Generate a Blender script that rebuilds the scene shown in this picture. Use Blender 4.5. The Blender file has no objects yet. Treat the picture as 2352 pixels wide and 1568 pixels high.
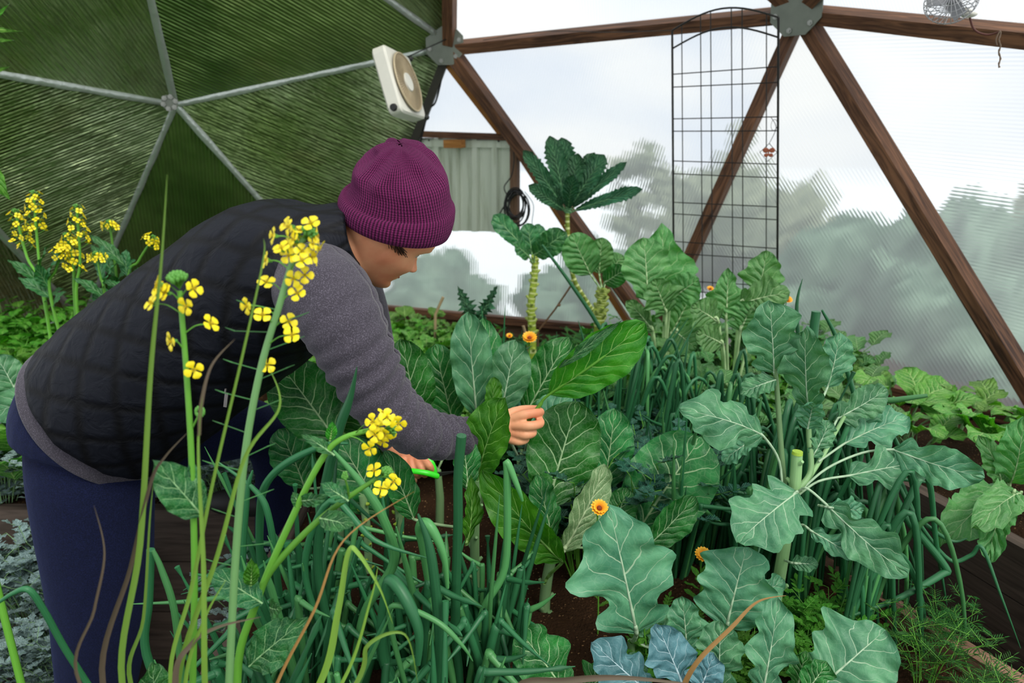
import bpy, math, random
from math import sin, cos, pi, radians as R
from mathutils import Vector as V, Matrix, noise
S = bpy.context.scene
COL = S.collection
# ---------------------------------------------------------------- camera, sky, light, exposure
F = 1568.0; PITCH = R(14.8); CAM = V((0, 0, 1.45))
FW = V((0, cos(PITCH), -sin(PITCH))); UP = V((0, sin(PITCH), cos(PITCH)))
cd = bpy.data.cameras.new('camera'); cam = bpy.data.objects.new('camera', cd); COL.objects.link(cam)
cd.sensor_width = 36; cd.lens = 24; cd.clip_start = .02; cd.clip_end = 300
cam.location = CAM; cam.rotation_euler = (pi/2 - PITCH, 0, 0); S.camera = cam
cd.dof.use_dof = True; cd.dof.focus_distance = 1.22; cd.dof.aperture_fstop = 4.5
S.view_settings.view_transform = 'Standard'; S.view_settings.look = 'None'
S.view_settings.exposure = 0.0; S.view_settings.gamma = 1
w = bpy.data.worlds.new('sky'); S.world = w; w.use_nodes = True
wt = w.node_tree; wn = wt.nodes; wl = wt.links; bg = wn['Background']
tc = wn.new('ShaderNodeTexCoord'); mp = wn.new('ShaderNodeMapping'); wl.new(tc.outputs['Generated'], mp.inputs[0]); mp.inputs['Scale'].default_value = (1, 1, 2)
nz = wn.new('ShaderNodeTexNoise'); nz.inputs['Scale'].default_value = 3; nz.inputs['Detail'].default_value = 7; wl.new(mp.outputs[0], nz.inputs['Vector'])
cr = wn.new('ShaderNodeValToRGB'); cr.color_ramp.elements[0].position = .38; cr.color_ramp.elements[1].position = .6
cr.color_ramp.elements[0].color = (.74, .81, .93, 1); cr.color_ramp.elements[1].color = (1, 1, .99, 1)
wl.new(nz.outputs['Fac'], cr.inputs[0]); wl.new(cr.outputs[0], bg.inputs[0]); bg.inputs[1].default_value = 1.15
sd = bpy.data.lights.new('sun', 'SUN'); so = bpy.data.objects.new('sun', sd); COL.objects.link(so)
sd.energy = 2.3; sd.angle = R(26); sd.color = (1, .97, .9); so.rotation_euler = (R(28), R(24), 0)

# ---------------------------------------------------------------- helpers
def P(px, py, y):
    r = FW + V((1, 0, 0))*((px-1176)/F) - UP*((py-784)/F)
    return CAM + r*(y/r.y)
def PZ(px, py, z):
    r = FW + V((1, 0, 0))*((px-1176)/F) - UP*((py-784)/F)
    return CAM + r*((z-CAM.z)/r.z)
def dep(p): return (p-CAM).dot(FW)
def mpp(p): return dep(p)/F            # metres per pixel at p
def lin(c):
    if isinstance(c, str): c = [int(c[i:i+2], 16)/255 for i in (0, 2, 4)]
    return tuple((x/12.92 if x <= .04045 else ((x+.055)/1.055)**2.4) for x in c)+(1,)
class NT:
    def __init__(s, m): s.t = m.node_tree; s.n = s.t.nodes; s.l = s.t.links; s.b = s.n['Principled BSDF']; s.o = s.n['Material Output']
    def put(s, sock, v):
        if isinstance(v, bpy.types.NodeSocket): s.l.new(v, sock)
        elif isinstance(v, tuple) and len(v) == 4 and sock.type == 'VECTOR': sock.default_value = v[:3]
        else: sock.default_value = v
    def m(s, op, a, b=0., c=0.):
        n = s.n.new('ShaderNodeMath'); n.operation = op
        for i, x in enumerate((a, b, c)): s.put(n.inputs[i], x)
        return n.outputs[0]
    def ss(s, v, a, b):      # smoothstep
        n = s.n.new('ShaderNodeMapRange'); n.interpolation_type = 'SMOOTHSTEP'
        s.put(n.inputs[0], v); n.inputs[1].default_value = a; n.inputs[2].default_value = b; return n.outputs[0]
    def mix(s, f, a, b, mode='MIX'):
        n = s.n.new('ShaderNodeMix'); n.data_type = 'RGBA'; n.blend_type = mode
        s.put(n.inputs[0], f); s.put(n.inputs[6], a); s.put(n.inputs[7], b); return n.outputs[2]
    def noise(s, sc, det=3, vec=None, dist=0, out=0):
        n = s.n.new('ShaderNodeTexNoise'); n.inputs['Scale'].default_value = sc; n.inputs['Detail'].default_value = det; n.inputs['Distortion'].default_value = dist
        s.l.new(vec if vec is not None else s.obj(), n.inputs['Vector']); return n.outputs[out]
    def obj(s):
        n = s.n.new('ShaderNodeTexCoord'); return n.outputs['Object']
    def uv(s):
        n = s.n.new('ShaderNodeTexCoord'); q = s.n.new('ShaderNodeSeparateXYZ'); s.l.new(n.outputs['UV'], q.inputs[0]); return n.outputs['UV'], q.outputs[0], q.outputs[1]
    def map(s, vec, sc):
        n = s.n.new('ShaderNodeMapping'); s.l.new(vec, n.inputs[0]); n.inputs['Scale'].default_value = sc; return n.outputs[0]
    def bump(s, h, st=.3, d=.01, nrm=None):
        n = s.n.new('ShaderNodeBump'); s.l.new(h, n.inputs['Height']); n.inputs['Strength'].default_value = st; n.inputs['Distance'].default_value = d
        if nrm is not None: s.l.new(nrm, n.inputs['Normal'])
        return n.outputs[0]
    def rnd(s):
        return s.n.new('ShaderNodeObjectInfo').outputs['Random']
def newmat(name, col='808080', rough=.6, metal=0., spec=.5):
    m = bpy.data.materials.new(name); m.use_nodes = True; t = NT(m)
    t.b.inputs['Base Color'].default_value = lin(col); t.b.inputs['Roughness'].default_value = rough
    t.b.inputs['Metallic'].default_value = metal; t.b.inputs['Specular IOR Level'].default_value = spec
    return m, t
def simple(name, col, rough=.6, metal=0., spec=.5, var=.25, sc=30, bump=0.):
    m, t = newmat(name, col, rough, metal, spec)
    nf = t.noise(sc, 4); c = lin(col)
    t.put(t.b.inputs['Base Color'], t.mix(nf, tuple(x*(1-var) for x in c[:3])+(1,), tuple(min(1, x*(1+var)) for x in c[:3])+(1,)))
    if bump: t.put(t.b.inputs['Normal'], t.bump(nf, bump, .004))
    return m
def leafmat(name, base, dark, vein, n=7, vw=.05, slant=.55, rough=.45, net=.5, tr=.3, side=1., bumpk=.6, spec=.45):
    m, t = newmat(name, base, rough, 0, spec)
    uvv, u, v = t.uv()
    a = t.m('ABSOLUTE', t.m('SUBTRACT', t.m('MULTIPLY', u, 2.), 1.))
    # wobble
    nw = t.noise(3.2, 2, uvv); wob = t.m('MULTIPLY', t.m('SUBTRACT', nw, .5), .15)
    mid = t.m('SUBTRACT', 1., t.ss(t.m('DIVIDE', a, t.m('SUBTRACT', 1.15, v)), vw*.55, vw*1.25))
    sgn = t.m('MULTIPLY', t.m('GREATER_THAN', u, .5), .47)
    s_ = t.m('ADD', t.m('MULTIPLY', t.m('SUBTRACT', t.m('ADD', v, wob), t.m('MULTIPLY', t.m('POWER', a, .85), slant/2)), float(n)), sgn)
    fr = t.m('ABSOLUTE', t.m('SUBTRACT', t.m('FRACT', s_), .5))
    wd = t.m('MULTIPLY', t.m('SUBTRACT', 1.1, a), .085*vw/.05*n/7)
    sv = t.m('SUBTRACT', 1., t.ss(t.m('DIVIDE', fr, wd), .45, 1.25)); sv = t.m('MULTIPLY', sv, side)
    # tertiary network
    vo = t.n.new('ShaderNodeTexVoronoi'); vo.feature = 'DISTANCE_TO_EDGE'; vo.inputs['Scale'].default_value = 13
    t.l.new(t.map(uvv, (1, 1.5, 1)), vo.inputs['Vector'])
    tv = t.m('MULTIPLY', t.m('SUBTRACT', 1., t.ss(vo.outputs[0], .0, .07)), net)
    veins = t.m('MINIMUM', t.m('MAXIMUM', t.m('MAXIMUM', mid, sv), tv), 1.)
    nf = t.noise(2.6, 4, uvv)
    col = t.mix(t.ss(nf, .3, .7), lin(dark), lin(base))
    rn = t.rnd()
    hs = t.n.new('ShaderNodeHueSaturation'); t.l.new(col, hs.inputs['Color'])
    t.put(hs.inputs['Hue'], t.m('ADD', t.m('MULTIPLY', rn, .03), .485)); t.put(hs.inputs['Value'], t.m('ADD', t.m('MULTIPLY', rn, .4), .8))
    col = t.mix(veins, hs.outputs[0], lin(vein))
    t.put(t.b.inputs['Base Color'], col)
    puff = t.m('SUBTRACT', t.m('MULTIPLY', t.ss(fr, 0, .5), .5), t.m('MULTIPLY', veins, .15))
    nn = t.bump(puff, bumpk, .006); nn = t.bump(t.noise(22, 3, uvv), .25, .003, nn); t.put(t.b.inputs['Normal'], nn)
    if tr:
        ts = t.n.new('ShaderNodeBsdfTranslucent'); t.put(ts.inputs[0], t.mix(1., col, lin('c8ff60'), 'MULTIPLY')); t.l.new(nn, ts.inputs['Normal'])
        ms = t.n.new('ShaderNodeMixShader'); ms.inputs[0].default_value = tr
        t.l.new(t.b.outputs[0], ms.inputs[1]); t.l.new(ts.outputs[0], ms.inputs[2]); t.l.new(ms.outputs[0], t.o.inputs[0])
    return m

class MB:
    def __init__(s): s.v = []; s.f = []; s.uv = []; s.mi = []; s.cur = 0
    def add(s, vs, fs, uvs=None):
        o = len(s.v); s.v += [V(x) for x in vs]; s.uv += list(uvs) if uvs else [(.5, 0.)]*len(vs)
        for f in fs: s.f.append([i+o for i in f]); s.mi.append(s.cur)
        return s
    def grid(s, rows, uvr=None, closed=False):
        n = len(rows); k = len(rows[0]); vs = [p for r in rows for p in r]
        uv = [p for r in uvr for p in r] if uvr else [(j/(k-1), i/(n-1)) for i in range(n) for j in range(k)]
        fs = []
        for i in range(n-1):
            for j in range(k if closed else k-1):
                a = i*k+j; b = i*k+(j+1) % k; fs.append((a, b, b+k, a+k))
        return s.add(vs, fs, uv)
    def tube(s, pts, rad, seg=7, cap=True, flat=1., uvx=None):
        pts = [V(p) for p in pts]; n = len(pts)
        if isinstance(rad, (int, float)): rad = [rad]*n
        if len(rad) != n: k_ = len(rad)-1; rad = [rad[int(i*k_/(n-1))]*(1-(i*k_/(n-1)) % 1)+rad[min(k_, int(i*k_/(n-1))+1)]*((i*k_/(n-1)) % 1) for i in range(n)]
        rows = []; uvs = []; nrm = None
        for i, p in enumerate(pts):
            t = (pts[min(i+1, n-1)]-pts[max(i-1, 0)])
            if t.length < 1e-9: t = V((0, 0, 1))
            t.normalize()
            if nrm is None: nrm = t.orthogonal().normalized()
            nrm = (nrm - t*nrm.dot(t)); nrm = nrm.normalized() if nrm.length > 1e-6 else t.orthogonal().normalized()
            b = t.cross(nrm)
            rows.append([p+(nrm*cos(2*pi*k/seg)+b*sin(2*pi*k/seg)*flat)*rad[i] for k in range(seg)])
            uvs.append([(uvx if uvx is not None else k/seg, i/(n-1)) for k in range(seg)])
        s.grid(rows, uvs, True)
        if cap:
            s.add(rows[0], [tuple(reversed(range(seg)))], uvs[0]); s.add(rows[-1], [tuple(range(seg))], uvs[-1])
        return s
    def box(s, c, x, y, z):       # centre, half-axis vectors
        c = V(c); x = V(x); y = V(y); z = V(z)
        vs = [c+x*a+y*b+z*d for d in (-1, 1) for b in (-1, 1) for a in (-1, 1)]
        q = [(0, 2, 3, 1), (4, 5, 7, 6), (0, 1, 5, 4), (2, 6, 7, 3), (0, 4, 6, 2), (1, 3, 7, 5)]
        if x.cross(y).dot(z) < 0: q = [tuple(reversed(f)) for f in q]
        lx, ly, lz = x.length*2, y.length*2, z.length*2
        U = {0: ((0, 0), (lx, 0), (0, ly), (lx, ly))}
        for f in q:
            pv = [vs[i] for i in f]
            e = pv[1]-pv[0]; g = pv[3]-pv[0]; L = e.length; W = g.length
            uvq = [(0, 0), (0, L), (W, L), (W, 0)] if L > W else [(0, 0), (L, 0), (L, W), (0, W)]
            if L > W: uvq = [(0, 0), (0, L), (W, L), (W, 0)]
            else: uvq = [(0, 0), (L, 0), (L, W), (0, W)]
            s.add(pv, [(0, 1, 2, 3)], uvq)
        return s
    def ball(s, c, r, nu=10, nv=7, ax=None):
        c = V(c)
        if isinstance(r, (int, float)): r = (r, r, r)
        ax = ax or (V((1, 0, 0)), V((0, 1, 0)), V((0, 0, 1)))
        rows = []
        for i in range(nv+1):
            ph = pi*i/nv
            rows.append([c+ax[0]*r[0]*sin(ph)*cos(2*pi*j/nu)+ax[1]*r[1]*sin(ph)*sin(2*pi*j/nu)-ax[2]*r[2]*cos(ph) for j in range(nu)])
        return s.grid(rows, [[(.5, i/nv)]*nu for i in range(nv+1)], True)
    def mesh(s, name, mats, off=V((0, 0, 0)), smooth=True):
        me = bpy.data.meshes.new(name); me.from_pydata([v-off for v in s.v], [], s.f); me.update()
        l = me.uv_layers.new(name='UVMap')
        idx = [0]*len(me.loops); me.loops.foreach_get('vertex_index', idx)
        l.data.foreach_set('uv', [c for i in idx for c in s.uv[i]])
        for m in (mats if isinstance(mats, (list, tuple)) else [mats]): me.materials.append(m)
        me.polygons.foreach_set('material_index', s.mi)
        me.polygons.foreach_set('use_smooth', [smooth]*len(me.polygons))
        return me
    def build(s, name, mats, parent=None, smooth=True, origin=None, **tags):
        off = V((0, 0, 0))
        if parent is not None: off = parent.location.copy() if parent.parent is None else parent.location+parent.parent.location
        loc = V((0, 0, 0))
        if parent is None and origin is not None: off = loc = V(origin)
        o = bpy.data.objects.new(name, s.mesh(name, mats, off, smooth)); COL.objects.link(o)
        o.location = loc
        if parent is not None: o.parent = parent
        tag(o, **tags); return o
def tag(o, label=None, cat=None, group=None, kind=None):
    if label: o['label'] = label
    if cat: o['category'] = cat
    if group: o['group'] = group
    if kind: o['kind'] = kind
    return o
def thing(name, loc, label, cat, group=None):
    o = bpy.data.objects.new(name, None); COL.objects.link(o); o.location = loc; o.empty_display_size = .05
    return tag(o, label, cat, group)
LMK = [(220, 1300, 'the navy standing leg'), (630, 1100, 'the far knee'), (440, 1110, 'the bud-topped flowering stem'), (540, 1350, 'the tallest flowering stem'), (780, 1250, 'the dry orange grass blade'),
       (940, 1080, 'the green snips'), (1060, 1150, 'the thick cut-off onion leaf'), (950, 1440, 'the thick drooping onion leaf'), (1260, 1250, 'the front collard stem'), (1500, 1130, 'the round collard leaf'), (1420, 1330, 'the largest front broccoli leaf'),
       (1780, 1200, 'the tall broccoli stem'), (2180, 1050, 'the rightmost wavy broccoli leaf'), (2010, 1240, 'the lowest drooping broccoli leaf'), (1780, 770, 'the topmost broccoli leaf'), (1520, 620, 'the pale puckered leaves'), (1710, 650, 'the trellis foot'),
       (1380, 700, 'the short scarred kale stem'), (1224, 700, 'the thick scaly kale stem'), (1090, 690, 'the spiky thistle-like plant'), (900, 700, 'the person\'s chin'), (1080, 830, 'the leaf with a hole'), (1350, 850, 'the held leaf'), (60, 560, 'the leftmost yellow flowers'), (230, 600, 'the short yellow flower heads'),
       (340, 600, 'the rightmost back yellow flowers'), (60, 950, 'the hip'), (20, 1150, 'the left photo edge'), (2110, 1150, 'the right bed corner board'), (2340, 1000, 'the right photo edge'), (2150, 850, 'the far right pane'), (1950, 800, 'the sloping right strut base'), (2200, 1480, 'the near bed board'), (1950, 1500, 'the bottom right fan-like leaf'), (1590, 1500, 'the blue-tinted leaves')]
def proj(p):
    d = V(p)-CAM; z = d.dot(FW); return 1176+F*d.x/z, 784-F*d.dot(UP)/z
def near_label(base, p, used=None):
    x, y = proj(V(p)+V((0, 0, .18))); l = sorted(LMK, key=lambda m: (m[0]-x)**2+(m[1]-y)**2)
    a, b = l[0], l[1]; side = 'left of' if x < a[0]-45 else ('right of' if x > a[0]+45 else ('below' if y > a[1] else 'above'))
    q = base+', '+side+' '+a[2]; q2 = q+', near '+b[2]
    return q2 if len(q2.split()) <= 16 else q
def copy_tree(o, parent=None):
    c = o.copy(); COL.objects.link(c)
    if parent is not None: c.parent = parent
    for ch in [x for x in o.children]: copy_tree(ch, c)
    return c
def bez(a, b, c, n=10):
    a, b, c = V(a), V(b), V(c)
    return [a*(1-t)**2+b*2*t*(1-t)+c*t*t for t in [i/n for i in range(n+1)]]
def spline(pts, n=6):
    pts = [V(p) for p in pts]; out = []
    for i in range(len(pts)-1):
        p0, p1, p2, p3 = pts[max(i-1, 0)], pts[i], pts[i+1], pts[min(i+2, len(pts)-1)]
        for k in range(n):
            t = k/n; out.append(.5*((2*p1)+(-p0+p2)*t+(2*p0-5*p1+4*p2-p3)*t*t+(-p0+3*p1-3*p2+p3)*t**3))
    out.append(pts[-1]); return out
def interp(tab, x):
    if x <= tab[0][0]: return tab[0][1]
    for (a, fa), (b, fb) in zip(tab, tab[1:]):
        if x <= b: return fa+(fb-fa)*(x-a)/(b-a)
    return tab[-1][1]
def sinterp(tab, x):
    if x <= tab[0][0]: return tab[0][1]
    n = len(tab)
    for i in range(n-1):
        if x <= tab[i+1][0]:
            a, b = tab[i], tab[i+1]; h = b[0]-a[0]; t = (x-a[0])/h
            m0 = (b[1]-tab[i-1][1])/(b[0]-tab[i-1][0]) if i > 0 else (b[1]-a[1])/h
            m1 = (tab[i+2][1]-a[1])/(tab[i+2][0]-a[0]) if i < n-2 else (b[1]-a[1])/h
            return (2*t**3-3*t*t+1)*a[1]+(t**3-2*t*t+t)*h*m0+(-2*t**3+3*t*t)*b[1]+(t**3-t*t)*h*m1
    return tab[-1][1]
# ---------------------------------------------------------------- setting: ground, beds, dome
M = {}
def wood(name, a, b, rough=.7):
    m, t = newmat(name, a, rough, 0, .3); uvv, u, v = t.uv()
    g = t.noise(1, 5, t.map(uvv, (60, 4, 1)), 1.5); st = t.noise(2.2, 3)
    t.put(t.b.inputs['Base Color'], t.mix(t.ss(t.m('ADD', t.m('MULTIPLY', g, .7), t.m('MULTIPLY', st, .4)), .35, .75), lin(b), lin(a)))
    t.put(t.b.inputs['Normal'], t.bump(g, .3, .003)); return m
M['strut'] = wood('strut_wood', '80593e', '2c1a10'); M['newwood'] = wood('new_wood', 'b07a40', '80501f'); M['oldwood'] = wood('weathered_wood', '907058', '5c4232')
M['plank'] = wood('composite_plank', '5a4d44', '3a312a')
# soil
m, t = newmat('soil', '2a1c12', .95, 0, .1); a = t.noise(9, 8); b = t.noise(160, 3)
vo = t.n.new('ShaderNodeTexVoronoi'); vo.inputs['Scale'].default_value = 120; t.l.new(t.obj(), vo.inputs['Vector'])
c = t.mix(a, lin('120b06'), lin('46301e')); c = t.mix(t.ss(t.m('MULTIPLY', b, t.m('SUBTRACT', 1.2, vo.outputs[0])), .52, .66), c, lin('8a6a48'))
t.put(t.b.inputs['Base Color'], c); t.put(t.b.inputs['Normal'], t.bump(b, .9, .012)); M['soil'] = m
M['path'] = simple('path_soil', '1c130d', .95, var=.5, sc=20, bump=.6)
M['lawn'] = simple('snowy_ground', 'e6ebee', .9, var=.04, sc=1)
MB().grid([[V((-30, -20, -.05)), V((30, -20, -.05))], [V((-30, 60, -.05)), V((30, 60, -.05))]]).build('ground_outside', M['lawn'], kind='structure')
def hgrid(x0, x1, y0, y1, z, amp, n=40):
    rows = []
    for i in range(n+1):
        y = y0+(y1-y0)*i/n
        rows.append([V((x0+(x1-x0)*j/n, y, z+amp*noise.noise(V((x0+(x1-x0)*j/n, y, 0))*7)+amp*.5*noise.noise(V((x0+(x1-x0)*j/n, y, 3))*23))) for j in range(n+1)])
    return rows
MB().grid(hgrid(-4.6, 2.9, -2.6, 4.6, 0, .01, 30)).build('floor', M['path'], kind='structure')
def soilblock(name, poly, z, amp, n=70):
    # soil mound bounded by a convex quad poly (4 xy corners)
    a, b, c, d = [V((p[0], p[1], 0)) for p in poly]; rows = []
    for i in range(n+1):
        s = i/n; l = a.lerp(d, s); r = b.lerp(c, s); row = []
        for j in range(n+1):
            p = l.lerp(r, j/n); row.append(V((p.x, p.y, z+amp*noise.noise(p*6)+amp*.6*noise.noise(p*19))))
        rows.append(row)
    mb = MB().grid(rows)
    edge = [rows[0][j] for j in range(n+1)]+[rows[i][n] for i in range(1, n+1)]+[rows[n][j] for j in range(n-1, -1, -1)]+[rows[i][0] for i in range(n-1, 0, -1)]
    mb.grid([[V((p.x, p.y, .0)) for p in edge], edge], None, True)
    return mb.build(name, M['soil'], kind='structure')
def plankwall(name, a, b, z0, z1, th, nb, mat, cap=None, label=None):
    a = V(a); b = V(b); d = (b-a); L = d.length; d.normalize(); n = V((d.y, -d.x, 0)); h = (z1-z0)/nb
    mb = MB()
    for i in range(nb):
        mb.box((a+b)/2+V((0, 0, z0+h*(i+.5))), d*(L/2), n*(th/2), V((0, 0, h/2-.002)))
    o = mb.build(name, mat, smooth=False, kind='structure')
    return o
# beds : near bed edge board and right bed
e0 = PZ(2060, 1395, .53); e1 = PZ(2400, 1605, .53); ed = (e1-e0).normalized()
r0 = PZ(2110, 1118, .56); r1 = PZ(2400, 1272, .56); rd = (r1-r0).normalized()
ea = e0-ed*2.6; eb = e0+ed*.75
ra = r0-rd*2.; rb = r0+rd*1.2
soilblock('floor_center_bed', [(-.55, .35), (eb.x-.02, eb.y+.0), (e0.x-ed.x*2.4, e0.y-ed.y*2.4), (-.6, 3.0)], .49, .018)
soilblock('floor_back_bed', [(-3.2, 1.78), (-.5, 1.78), (.9, 3.5), (-1.2, 4.3)], .485, .02)
soilblock('floor_rear_bed', [(-.7, 2.6), (1.2, 2.4), (1.3, 3.3), (-.2, 3.9)], .5, .015, 40)
fa = V((ea.x, ea.y, 0)); fb = V((eb.x, eb.y, 0))
plankwall('trim_1', fa, fb, 0, .54, .038, 3, M['oldwood'])
plankwall('trim_2', V((-.56, .35, 0)), V((-.6, 1.77, 0)), 0, .5, .038, 3, M['plank'])
plankwall('trim_3', V((-3.2, 1.76, 0)), V((-.6, 1.76, 0)), 0, .5, .038, 3, M['plank'])
ga = V((ra.x, ra.y, 0)); gb = V((rb.x, rb.y, 0))
plankwall('trim_4', ga, gb, 0, .56, .045, 4, M['plank'])
nrm = V((-rd.y, rd.x, 0)); nrm = nrm if nrm.x > 0 else -nrm
soilblock('floor_right_bed', [(gb.x+.02, gb.y), (gb.x+nrm.x*1.1, gb.y+nrm.y*1.1), (ga.x+nrm.x*1.1, ga.y+nrm.y*1.1), (ga.x+.02, ga.y)], .52, .015)

# ---- dome nodes
N = dict(H1=P(402, 240, 3.35), H2=P(1038, 104, 3.7), H3=P(1850, 22, 3.05), H4=P(2760, 112, 2.0), H0=P(-420, 95, 2.3),
         B0=PZ(812, 700, .6), B1=PZ(1512, 765, .6), B2=PZ(2440, 985, .55), Bm=PZ(190, 735, .58), Bn=PZ(-560, 800, .55),
         U1=P(237, -470, 2.5), U2=P(1040, -700, 2.7), U3=P(2500, -700, 1.9))
# reflective insulated polycarbonate
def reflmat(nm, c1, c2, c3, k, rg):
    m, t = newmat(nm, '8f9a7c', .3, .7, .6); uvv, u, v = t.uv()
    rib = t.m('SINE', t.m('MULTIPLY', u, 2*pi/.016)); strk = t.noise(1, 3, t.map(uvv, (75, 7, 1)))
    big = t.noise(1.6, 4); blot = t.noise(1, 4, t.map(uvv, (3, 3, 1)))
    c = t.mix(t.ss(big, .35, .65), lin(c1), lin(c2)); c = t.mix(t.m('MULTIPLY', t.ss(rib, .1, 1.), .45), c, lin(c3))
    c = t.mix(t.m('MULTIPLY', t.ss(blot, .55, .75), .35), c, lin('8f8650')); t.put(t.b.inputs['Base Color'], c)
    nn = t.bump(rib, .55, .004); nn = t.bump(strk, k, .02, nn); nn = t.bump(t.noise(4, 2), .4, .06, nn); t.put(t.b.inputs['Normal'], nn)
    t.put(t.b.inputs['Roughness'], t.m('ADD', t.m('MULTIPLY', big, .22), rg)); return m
M['refl'] = reflmat('reflective_panel', '78944e', 'b2c694', '5c6a40', 1., .08)  # green tint paints in part of the garden's reflection
M['refl2'] = reflmat('smooth_reflective_panel', '58783a', '84a058', '4a6430', .35, .2)  # deeper greens: the mirrored garden is painted into the base colour
# translucent polycarbonate
m, t = newmat('translucent_panel', 'e8eeee', .35, 0, .5); uvv, u, v = t.uv()
rib = t.m('SINE', t.m('MULTIPLY', u, 2*pi/.013))
tb = t.n.new('ShaderNodeBsdfTransparent'); tb.inputs[0].default_value = (.93, .95, .94, 1)
rf = t.n.new('ShaderNodeBsdfRefraction'); rf.inputs['IOR'].default_value = 1.12; rf.inputs['Roughness'].default_value = .13; rf.inputs[0].default_value = (.97, .98, .97, 1)
tl = t.n.new('ShaderNodeBsdfTranslucent'); tl.inputs[0].default_value = (.9, .93, .92, 1)
df = t.n.new('ShaderNodeBsdfDiffuse'); df.inputs[0].default_value = (.8, .83, .8, 1)
nn = t.bump(rib, .16, .003); t.put(rf.inputs['Normal'], nn); t.put(tl.inputs['Normal'], nn)
mx = t.n.new('ShaderNodeMixShader'); mx.inputs[0].default_value = .3; t.l.new(rf.outputs[0], mx.inputs[1]); t.l.new(tl.outputs[0], mx.inputs[2])
m3 = t.n.new('ShaderNodeMixShader'); m3.inputs[0].default_value = .06; t.l.new(mx.outputs[0], m3.inputs[1]); t.l.new(df.outputs[0], m3.inputs[2])
t.l.new(m3.outputs[0], t.o.inputs[0]); M['poly'] = m
def panel(name, pts, mat, ribpx, thick=.01):
    pts = [V(p) for p in pts]; c = sum(pts, V())/len(pts)
    n = (pts[1]-pts[0]).cross(pts[2]-pts[0]).normalized()
    # rib direction on the plane from a pixel direction
    (x0, y0), (x1, y1) = ribpx
    def hit(x, y):
        d = FW+V((1, 0, 0))*((x-1176)/F)-UP*((y-784)/F); return CAM+d*((pts[0]-CAM).dot(n)/d.dot(n))
    r = (hit(x1, y1)-hit(x0, y0)).normalized(); s = n.cross(r)
    uv = [((p-c).dot(s), (p-c).dot(r)) for p in pts]
    k = len(pts)
    if thick:
        if n.dot(CAM-c) > 0: n = -n
        vs = pts+[p+n*thick for p in pts]
        return MB().add(vs, [tuple(range(k)), tuple(range(k, 2*k))]+[(i, (i+1) % k, (i+1) % k+k, i+k) for i in range(k)], uv+uv).build(name, mat, smooth=False, kind='structure')
    return MB().add(pts, [tuple(range(k))], uv).build(name, mat, smooth=False, kind='structure')
panel('wall_left', [N['H0'], N['H1'], N['U1']], M['refl'], ((180, 0), (330, 190)))
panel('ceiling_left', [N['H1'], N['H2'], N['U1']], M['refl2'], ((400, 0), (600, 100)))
panel('wall_back_left', [N['H1'], N['H2'], N['B0']], M['refl'], ((500, 300), (760, 410)))
panel('wall_left_lower', [N['H0'], N['H1'], N['Bm']], M['refl'], ((0, 400), (330, 270)))
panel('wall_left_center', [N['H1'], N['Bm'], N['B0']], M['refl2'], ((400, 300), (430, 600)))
panel('wall_left_corner', [N['H0'], N['Bm'], N['Bn']], M['refl'], ((0, 560), (60, 680)))
panel('ceiling_center_left', [N['H2'], N['U1'], N['U2']], M['refl'], ((900, 0), (960, 60)))
i = 1
for pts, rp in (((N['H2'], N['H3'], N['U2']), ((1300, 0), (1305, 60))), ((N['H2'], N['H3'], N['B1']), ((1650, 100), (1600, 260))),
                ((N['H3'], N['B1'], N['B2']), ((1950, 150), (2050, 300))), ((N['H3'], N['H4'], N['B2']), ((2000, 200), (2200, 204))),
                ((N['H3'], N['H4'], N['U3']), ((2250, 0), (2260, 40))), ((N['H3'], N['U2'], N['U3']), ((1800, -50), (1810, 0)))):
    panel('window_%d' % i, pts, M['poly'], rp, 0); i += 1
# knee wall
for a, b in (('Bn', 'Bm'), ('Bm', 'B0'), ('B0', 'B1'), ('B1', 'B2')):
    p, q = N[a], N[b]; n = (q-p).cross(V((0, 0, 1))).normalized(); n = n if n.dot(CAM-p) < 0 else -n
    MB().box((p+q)/2+n*.04-V((0, 0, .3)), (q-p)/2, n*.03, V((0, 0, .3))).build('wall_knee', M['oldwood'], smooth=False, kind='structure')
# struts
def beam(name, a, b, w=.045, d=.09, mat=None, ta=.0, tb=.0, **k):
    a = V(a); b = V(b); ax = (b-a).normalized(); a = a+ax*ta; b = b-ax*tb
    c = (a+b)/2; n = (V((-.9, .8, .6))-c); n = (n-ax*n.dot(ax)).normalized(); s = ax.cross(n)
    return MB().box(c+n*(d/2), ax*((b-a).length/2), s*(w/2), n*(d/2)).build(name, mat or M['strut'], smooth=False, **k)
i = 10
for a, b in (('H2', 'H3'), ('H3', 'H4'), ('H2', 'B1'), ('H3', 'B1'), ('H3', 'B2'), ('H2', 'U2'), ('H3', 'U2'), ('H3', 'U3'), ('B0', 'B1'), ('B1', 'B2')):
    beam('trim_%d' % i, N[a], N[b], ta=.06 if a[0] == 'H' else 0, tb=.06 if b[0] == 'H' else 0, w=.05 if a[0] == 'H' else .04, d=.085 if a[0] == 'H' else .05, kind='structure'); i += 1
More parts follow.
